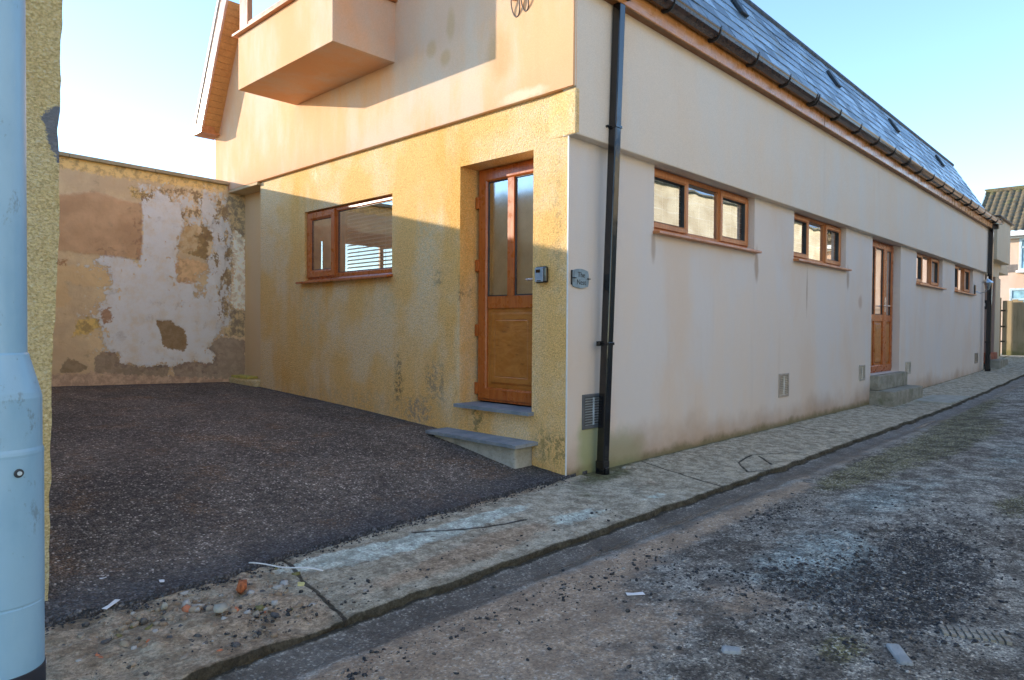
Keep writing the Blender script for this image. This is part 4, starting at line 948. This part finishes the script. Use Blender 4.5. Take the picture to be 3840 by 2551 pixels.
m = MB(); m.cyl((28.75, -9.2, 6.74), (28.75, 1.85, 6.74), .12, n=10); obj('ridge', m, m_tile(), fh)
def far_win(y0, y1, z0, z1, bars):
    fr = dict(o=(26, 0, 0), u=(0, -1, 0), n=(-1, 0, 0))
    q = MB(**fr); q.ring(-y1, -y0, z0, z1, .08, -.02, .03); q.box(-y1+.05, -y0-.05, bars, bars+.06, .0, .03); wn = obj('window', q, plain('blue_white_frame', (.55, .68, .75), .4), fh)
    q = MB(**fr); q.add([q.P(-y1+.06, z0+.06, .004), q.P(-y0-.06, z0+.06, .004), q.P(-y0-.06, z1-.06, .004), q.P(-y1+.06, z1-.06, .004)], [(0, 1, 2, 3)]); obj_raw('pane', q, plain('far_glass', (.30, .50, .58), .15, .25, 3), wn)
    q = MB(**fr); q.box(-y1-.08, -y0+.12, z0-.09, z0-.002, .0, .12); obj('sill', q, WHITEP, wn, .01)
far_win(-1.3, .36, 3.36, 4.50, 4.15); far_win(-1.6, .62, 1.5, 2.72, 2.30)
m = MB(); m.wbox(25.985, 25.999, .42, .80, 3.30, 3.58); obj('repair_patch', m, plain('dark_patch', (.20, .17, .15), .9), fh)
# ------------------------------------------------------------------ peeling back wall
POLY = dict(
white=[(-1.67,1.94),(-1.55,2.04),(-1.37,2.03),(-1.18,1.96),(-1.14,2.25),(-1.13,2.6),(-1.12,2.77),(-0.92,2.89),(-0.67,2.78),(-0.65,2.52),(-0.71,2.3),(-0.74,2.12),(-0.71,1.9),(-0.74,1.76),(-0.46,1.76),(-0.55,1.5),(-0.37,1.61),(-0.26,1.97),(-0.32,2.04),(-0.21,2.2),(-0.26,2.52),(-0.37,2.6),(-0.41,2.87),(-0.26,2.91),(-0.21,2.72),(-0.26,2.58),(-0.11,2.56),(-0.07,2.21),(-0.09,1.98),(-0.19,1.69),(-0.07,1.44),(-0.19,1.08),(-0.34,0.88),(-0.21,0.78),(-0.26,0.67),(-0.59,0.7),(-0.73,0.63),(-0.93,0.67),(-1.06,0.66),(-1.38,0.71),(-1.41,0.84),(-1.54,0.88),(-1.57,1.11),(-1.67,1.3),(-1.61,1.41),(-1.54,1.45),(-1.52,1.62),(-1.46,1.75),(-1.54,1.92)],
whiteR=[(0.02,2.48),(0.08,2.52),(0.2,2.38),(0.21,1.42),(0.06,1.42),(0.0,1.51),(0.04,1.99)],
panel=[(-3.0,2.75),(-2.07,2.7),(-1.67,2.8),(-1.37,2.74),(-1.15,2.72),(-1.14,2.25),(-1.17,2.01),(-1.4,2.03),(-1.96,2.05),(-3.0,2.05)],
grey1=[(-1.68,0.78),(-1.59,0.87),(-1.45,0.84),(-1.4,0.71),(-1.17,0.65),(-0.83,0.67),(-0.84,0.48),(-1.38,0.5),(-1.68,0.6)],
grey2=[(-0.78,0.63),(-0.59,0.7),(-0.26,0.67),(-0.21,0.78),(-0.32,0.88),(-0.15,1.04),(0.2,0.98),(0.2,0.42),(-0.73,0.45)],
grey3=[(-2.04,0.66),(-1.97,0.78),(-1.85,0.75),(-1.75,0.67),(-1.82,0.61),(-2.03,0.61)],
bottom=[(-3.4,0.6),(-1.68,0.6),(0.2,0.42),(0.2,0.2),(-3.4,0.2)],
brown1=[(-0.99,1.25),(-0.81,1.25),(-0.62,1.12),(-0.59,0.93),(-0.64,0.84),(-0.89,0.9),(-0.93,1.11)],
brown2=[(-0.44,2.56),(-0.32,2.52),(-0.22,2.36),(-0.32,2.33),(-0.33,2.06),(-0.57,2.15),(-0.41,2.25),(-0.48,2.39),(-0.37,2.46)],
tan2=[(-0.65,2.48),(-0.55,2.53),(-0.46,2.54),(-0.44,2.41),(-0.32,2.33),(-0.33,2.22),(-0.58,2.09),(-0.72,2.24),(-0.64,2.3)],
tan3=[(-0.74,1.94),(-0.71,2.08),(-0.48,2.06),(-0.26,1.97),(-0.48,1.88),(-0.46,1.76),(-0.72,1.76)],
orange=[(-3.4,1.85),(-1.87,1.89),(-1.48,1.9),(-1.46,1.8),(-1.52,1.65),(-1.76,1.64),(-1.96,1.69),(-1.94,1.45),(-2.0,1.39),(-3.4,1.4)],
yel=[(-1.87,1.24),(-1.75,1.28),(-1.63,1.25),(-1.62,1.15),(-1.76,1.08),(-1.9,1.05)],
strip=[(-0.07,2.96),(0.22,3.04),(0.2,2.42),(0.04,2.5),(0.0,1.51),(0.06,1.42),(0.2,1.39),(0.2,1.04),(-0.09,1.04),(-0.11,1.32),(-0.19,1.68),(-0.09,1.98),(-0.09,2.54),(-0.26,2.58),(-0.19,2.76)],
pit=[(-1.31,2.9),(-1.12,2.93),(-1.07,2.85),(-1.1,2.76),(-1.28,2.82)],
topband=[(-3.5,3.05),(-1.37,3.01),(-0.09,3.03),(-0.04,3.15),(-1.21,3.2),(-3.5,3.3)],
mott=[(-1.2,2.95),(-.1,3.02),(.0,2.5),(-.02,1.2),(-.22,1.1),(-.16,1.6),(-.28,2.0),(-.24,2.5),(-.65,2.55),(-.75,2.8),(-1.15,2.75)],
brownL=[(-1.61,1.35),(-1.53,1.4),(-1.48,1.27),(-1.59,1.18)],
hole1=[(-2.3,1.96),(-1.97,1.94),(-1.98,1.89),(-2.3,1.89)])
gw = thing('garden_wall', (-1.6, 6.1, .4), 'old boundary wall with peeling white paint and brown plaster patches', 'wall')
xs = np.arange(-3.6, .215, .0125); zs = np.linspace(0, 1, 230)
Xw, Tw = np.meshgrid(xs, zs); top = 3.125-.019*Xw
Zw = .2+(top-.2)*Tw
Yw = 6.0+.012*(fbm(Xw, Zw, 1.6, 4, 71)-.5)+.008*(fbm(Xw, Zw, 9, 4, 72)-.5)
at = {k: polysdf(Xw, Zw, v) for k, v in POLY.items()}
Yw = Yw-.006*sstep(-.02, .02, at['panel'])-.004*sstep(-.02, .02, at['white'])+.008*sstep(-.02, .02, at['brown1'])
gridmesh('wall_face', Xw, Yw, Zw, PEEL, gw, at)
m = MB(); m.add([(-3.6, 6.03, .1), (.2, 6.03, .1), (.2, 6.03, 3.13), (-3.6, 6.03, 3.2), (-3.6, 6.22, .1), (.2, 6.22, .1), (.2, 6.22, 3.13), (-3.6, 6.22, 3.2)], [(0, 1, 2, 3), (4, 7, 6, 5), (0, 4, 5, 1), (1, 5, 6, 2), (2, 6, 7, 3), (3, 7, 4, 0)])
obj('wall_core', m, CONC, gw)
m = MB(); xs_ = [-3.7, -2.9, -1.95, -1.0, -.055]
for a, b in zip(xs_[:-1], xs_[1:]):
    a += .003; za, zb = 3.123-.019*a, 3.123-.019*b
    m.add([(a, 5.945, za), (b, 5.945, zb), (b, 6.27, zb), (a, 6.27, za), (a, 5.945, za+.045), (b, 5.945, zb+.045), (b, 6.27, zb+.075), (a, 6.27, za+.075)], [(3, 2, 1, 0), (4, 5, 6, 7), (0, 1, 5, 4), (1, 2, 6, 5), (2, 3, 7, 6), (3, 0, 4, 7)])
obj('coping', m, m_stone('coping_stone', (.40, .33, .20), (.50, .41, .27), .15), gw, .006)
# ------------------------------------------------------------------ outbuilding at the left, rough yellow end wall
ob = thing('outbuilding', (-5, 3, 0), 'yellow roughcast outbuilding end wall with a grey mortar repair behind the lamp post', 'outbuilding')
zs = np.arange(-.3, 3.3, .012); us = np.concatenate([np.arange(-6.5, -3.9, .2), np.arange(-3.9, -3.462, .010)])
U, Zq = np.meshgrid(us, zs)
Ux = U+sstep(-3.66, -3.47, U)*(.035*(fbm(Zq, Zq*0, .9, 4, 81)-.5)+.012*(fbm(Zq, Zq*0, 9, 3, 82)-.5)+.065*np.clip(Zq/2.5, 0, 1.3))
Yq = .0+.006*(fbm(U, Zq, 3, 3, 83)-.5)+.006*(fbm(U, Zq, 50, 2, 84)-.5)
rep = polysdf(U, Zq, [(-3.3, 2.13), (-3.50, 2.10), (-3.525, 2.05), (-3.505, 2.0), (-3.505, 1.95), (-3.49, 1.91), (-3.475, 1.87), (-3.3, 1.87)])
def m_pier():
    base = YEL2.copy(); t = base.node_tree; s = NT.__new__(NT); s.m = base; s.t = t; s.b = t.nodes['Principled BSDF']; s.geo = None
    old = s.b.inputs['Base Color'].links[0].from_socket
    mk = s.ramp(s.math('ADD', s.attr('rep'), s.math('MULTIPLY', s.math('SUBTRACT', s.noise(30, 5, .7), .5), .06)), -.004, .004)
    s.put(s.b.inputs['Base Color'], s.mix(mk, old, s.mix(s.noise(20, 4), (.20, .20, .21), (.30, .30, .32)))); return base
gridmesh('end_wall', Ux, Yq, Zq, m_pier(), ob, dict(rep=rep))
Ys, Zs = np.meshgrid(np.concatenate([[0.0], np.arange(.05, 5.95, .1)]), zs)
Xs = -3.472+.035*(fbm(Zs, Zs*0, .9, 4, 81)-.5)+.012*(fbm(Zs, Zs*0, 9, 3, 82)-.5)+.065*np.clip(Zs/2.5, 0, 1.3)
gridmesh('side_wall', Xs, Ys, Zs, YEL2, ob)
m = MB(); m.wbox(-6.5, -3.50, .02, 5.95, -.2, 3.22); obj('core', m, CONC, ob)
m = MB(); m.wbox(-6.6, -3.42, -.04, 5.99, 3.31, 3.36); obj('flat_roof', m, CONC, ob)
# ------------------------------------------------------------------ lamp post
LX, LY = -3.815, -1.175
lp = thing('lamp_post', (LX, LY, -.04), 'pale blue grey steel street lamp column at the left edge of the path', 'lamp post')
def m_post():
    s = NT('post_paint'); c = s.mix(s.ramp(s.noise(5, 5, .6, s.map((1, 1, .5))), .35, .65), (.22, .42, .60), (.29, .50, .68))
    c = s.mix(s.ramp(s.noise(14, 6, .75, s.map((1, 1, .5), None, (3, 1, 2))), .60, .68, 0, .6), c, (.14, .20, .25))
    c = s.mix(s.ramp(s.noise(45, 5, .7), .66, .74, 0, .5), c, (.10, .13, .15)); c = s.mix(s.ramp(s.noise(7, 4, .7, s.map((2, 2, .3))), .62, .75, 0, .4), c, (.48, .60, .68))
    s.bump(s.noise(40, 4), .0008); return s.fin(c, .33, .5)
PP = m_post()
RU, RB = .0565, .092
obj('column', MB().lathe([(RU, 1.100), (RU, 5.2), (.05, 5.3)], LX, LY, 64), PP, lp, smooth=True)
obj('shoulder', MB().lathe([(RU+.001, 1.11), (RU+.004, 1.105), (RU+.006, 1.095), (.0865, 1.005), (.0890, .99), (.0890, .860), (.0905, .855), (RB, .85)], LX, LY, 64), PP, lp, smooth=True)
obj('base_compartment', MB().lathe([(RB, .852), (RB+.0008, .845), (RB, .838), (RB, .452), (RB-.002, .450), (RB-.002, .446), (RB-.0005, .444), (RB-.0005, .27)], LX, LY, 64), PP, lp, smooth=True)
obj('boot', MB().lathe([(RB-.002, .272), (RB+.0015, .268), (RB+.0015, -.1)], LX, LY, 64), plain('boot_paint', (.025, .030, .045), .6), lp, smooth=True)
ang = math.atan2(CAM[1]-LY, CAM[0]-LX)+.38
bx, by = LX+math.cos(ang)*RB, LY+math.sin(ang)*RB; dx, dy = math.cos(ang), math.sin(ang)
m = MB(); m.cyl((bx-dx*.002, by-dy*.002, .80), (bx+dx*.004, by+dy*.004, .80), .0115, n=20); k_ = obj('lock_bolt', m, plain('bolt_dark', (.03, .04, .05), .4), lp, .002)
m = MB(); m.cyl((bx+dx*.004, by+dy*.004, .80), (bx+dx*.007, by+dy*.007, .80), .0055, n=12); obj('bolt_core', m, plain('bolt_bright', (.5, .6, .66), .3), k_)
obj('lamp_arm', MB().tube([(LX, LY, 5.25), (LX, LY, 5.5), (LX-.1, LY-.2, 5.65), (LX-.25, LY-.5, 5.7)], .03), PP, lp)
m = MB(); m.wbox(LX-.45, LX-.15, LY-1.0, LY-.45, 5.66, 5.76); obj('lantern_head', m, plain('head_grey', (.4, .42, .44), .5), lp, .03)

# ------------------------------------------------------------------ things lying about
WH = plain('white_scrap', (.75, .76, .78), .5, .05)
m = MB(); m.tube([(-2.66+.02*i+.0, -.165-.036*i-.012*math.sin(i*.5), .020+.004*math.sin(i)) for i in range(11)], .0035); tag(obj('cable_offcut', m, WH, None, smooth=True), 'thin white cable offcut lying across the broken path edge', 'cable')
def scrap(name, x, y, z, l, w_, rot, label, cat, mat=WH, grp=None, h=.004):
    o = thing(name, (x, y, z), label, cat, grp) if False else None
    mb = MB(); c_, s_ = math.cos(rot), math.sin(rot); q = []
    for k, (a, b) in enumerate(((-l/2, -w_/2), (l*.1, -w_*.62), (l/2, -w_/2.4), (l/2.2, w_/2), (-l*.1, w_*.4), (-l/2, w_/2.2))): q.append((x+a*c_-b*s_, y+a*s_+b*c_, z+h*(.4+.6*(k % 2))))
    q2 = [(a, b, c-.0015) for a, b, c in q]; mb.add(q+q2, [(0, 1, 2, 3, 4, 5), (11, 10, 9, 8, 7, 6)]+[(i, i+6, (i+1) % 6+6, (i+1) % 6) for i in range(6)])
    return tag(obj(name, mb, mat), label, cat)
scrap('paper_scrap', -1.535, -1.665, float(road_z(np.array(-1.535), np.array(-1.665)))+.003, .085, .03, -.7, 'crumpled white paper scrap lying on the open road', 'litter')
scrap('plastic_strip', -3.285, -.225, .012, .10, .022, .75, 'white plastic strip on the corner of the tarmac drive', 'litter')
scrap('plastic_chip', -3.225, .10, .024, .035, .022, .3, 'small white chip lying on the tarmac of the drive', 'litter')
scrap('plastic_shard', -3.05, -.12, .020, .035, .02, 1.3, 'tiny white shard at the near edge of the drive', 'litter')
scrap('card_fragment', -2.60, -.555, .0, .05, .03, 1.0, 'torn yellow card fragment beside the cable offcut', 'litter', plain('card_yellow', (.62, .55, .22), .7))
bk = scatter('brick_lump', np.array([[-2.80, -.40, .002]]), np.array([.040]), plain('brick_red', (.42, .13, .05), .9, .25, 40, .003, 90), .7, 12); tag(bk, 'largest orange red brick lump among the rubble', 'brick')
for i, (x, y, s_) in enumerate(((-2.98, -.56, .034), (-3.12, -.36, .022))):
    tag(scatter('concrete_lump', np.array([[x, y, .0]]), np.array([s_]), CONCS, .7, 20+i), ('grey concrete lump nearest the brick lump', 'pale stone at the edge between drive and rubble')[i], 'stone')
for i, (x, y, s_) in enumerate(((.66, -.10, .020), (.74, -.13, .014))):
    tag(scatter('pebble', np.array([[x, y, .0]]), np.array([s_]), CONCS, .8, 30+i), ('white pebble touching the foot of the downpipe', 'smaller pebble on the path just past the downpipe foot')[i], 'stone')
# kerb stones and the small drain in the road
for i, (x, y, l, w_, rot) in enumerate(((-1.80, -2.26, .07, .05, -1.0), (-1.40, -2.72, .16, .05, .55))):
    m = MB(); m.wbox(-l/2, l/2, -w_/2, w_/2, -.06, .006); k_ = obj('kerb_stone', m, m_stone('kerb_granite', (.26, .28, .29), (.36, .38, .39), .2), None, .01)
    k_.location = (x, y, float(road_z(np.array(x), np.array(y)))+.006); k_.rotation_euler = (0, 0, rot)
    tag(k_, ('buried grey stone in the road at the bottom centre right', 'grey stone block in the road left of the drain cover')[i], 'stone')
dc = MB(); rot = -1.15; cx_, cy_ = -1.0, -2.88
for i in range(9):
    for j in range(2):
        a0, b0 = -.11+i*.026, -.05+j*.05; c_, s_ = math.cos(rot), math.sin(rot)
        q = [(cx_+a*c_-b*s_, cy_+a*s_+b*c_) for a, b in ((a0, b0), (a0+.017, b0), (a0+.017, b0+.04), (a0, b0+.04))]; z = float(road_z(np.array(cx_), np.array(cy_)))+.006
        dc.add([(a, b, z-.03) for a, b in q]+[(a, b, z+.002) for a, b in q], [(3, 2, 1, 0), (4, 5, 6, 7), (0, 1, 5, 4), (1, 2, 6, 5), (2, 3, 7, 6), (3, 0, 4, 7)])
tag(obj('drain_cover', dc, m_stone('drain_iron', (.22, .20, .17), (.34, .31, .26), .3)), 'small ridged drain cover half buried in the road', 'drain cover')

# ------------------------------------------------------------------ terrace across the lane (behind the camera; seen only in the window glass)
def m_block():
    s = NT('block_wall'); b = s.n('ShaderNodeTexBrick'); v = s.n('ShaderNodeCombineXYZ'); p = s.sep(); s.t.links.new(p[0], v.inputs[0]); s.t.links.new(p[2], v.inputs[1]); s.t.links.new(v.outputs[0], b.inputs['Vector'])
    b.inputs['Scale'].default_value = 1.0; b.inputs['Brick Width'].default_value = .9; b.inputs['Row Height'].default_value = .42; b.inputs['Mortar Size'].default_value = .018
    b.inputs['Color1'].default_value = (.66, .58, .42, 1); b.inputs['Color2'].default_value = (.58, .50, .36, 1); b.inputs['Mortar'].default_value = (.66, .60, .47, 1)
    return s.fin(s.mix(s.ramp(s.noise(1.5, 5), .4, .7, 0, .5), b.outputs[0], (.36, .27, .16)), .9, .2)
BLK = m_block()
for i, x0 in enumerate((-7, 2.2, 11.4, 20.6)):
    t = thing('lane_cottage', (x0+4.6, -9, 0), ('cream block cottage behind the viewpoint', 'cream block cottage second along the lane', 'cream block cottage third along the lane', 'cream block cottage furthest along the lane')[i], 'house', 'cottages across the lane')
    m = MB(o=(0, -6.9, 0), u=(-1, 0, 0), n=(0, 1, 0)); X1 = -(x0+9.15)
    wall(m, X1, -x0, -.4, 5.35, ([(X1+.4, X1+1.6, 3.3, 4.6, .1), (X1+7.6, X1+8.8, 3.3, 4.6, .1)] if i == 0 else [])+[(X1+3.8, X1+4.8, -.1, 2.1, .15)]); obj_raw('wall', m, BLK, t)
    m = MB(); m.wbox(x0, x0+9.15, -12, -7.06, -.4, 5.3); obj('core', m, BLK, t)
    for a in ((.4, 7.6) if i == 0 else ()):
        q = MB(o=(0, -6.9, 0), u=(-1, 0, 0), n=(0, 1, 0)); q.ring(X1+a, X1+a+1.2, 3.3, 4.6, .07, -.1, -.05); q.box(X1+a+.05, X1+a+1.15, 3.9, 3.96, -.1, -.05); wn = obj('window', q, WHITEP, t)
        q = MB(o=(0, -6.9, 0), u=(-1, 0, 0), n=(0, 1, 0)); q.add([q.P(X1+a, 3.3, -.08), q.P(X1+a+1.2, 3.3, -.08), q.P(X1+a+1.2, 4.6, -.08), q.P(X1+a, 4.6, -.08)], [(0, 1, 2, 3)]); obj_raw('pane', q, m_glass('cottage_glass', (.1, .12, .14), .3), wn)
    m = MB(); m.add([(x0, -6.7, 5.35), (x0+9.15, -6.7, 5.35), (x0+9.15, -9.5, 7.1), (x0, -9.5, 7.1), (x0, -12.2, 5.35), (x0+9.15, -12.2, 5.35)], [(0, 1, 2, 3), (3, 2, 5, 4), (0, 3, 4), (1, 5, 2), (0, 4, 5, 1)]); obj('roof', m, SLATE, t)
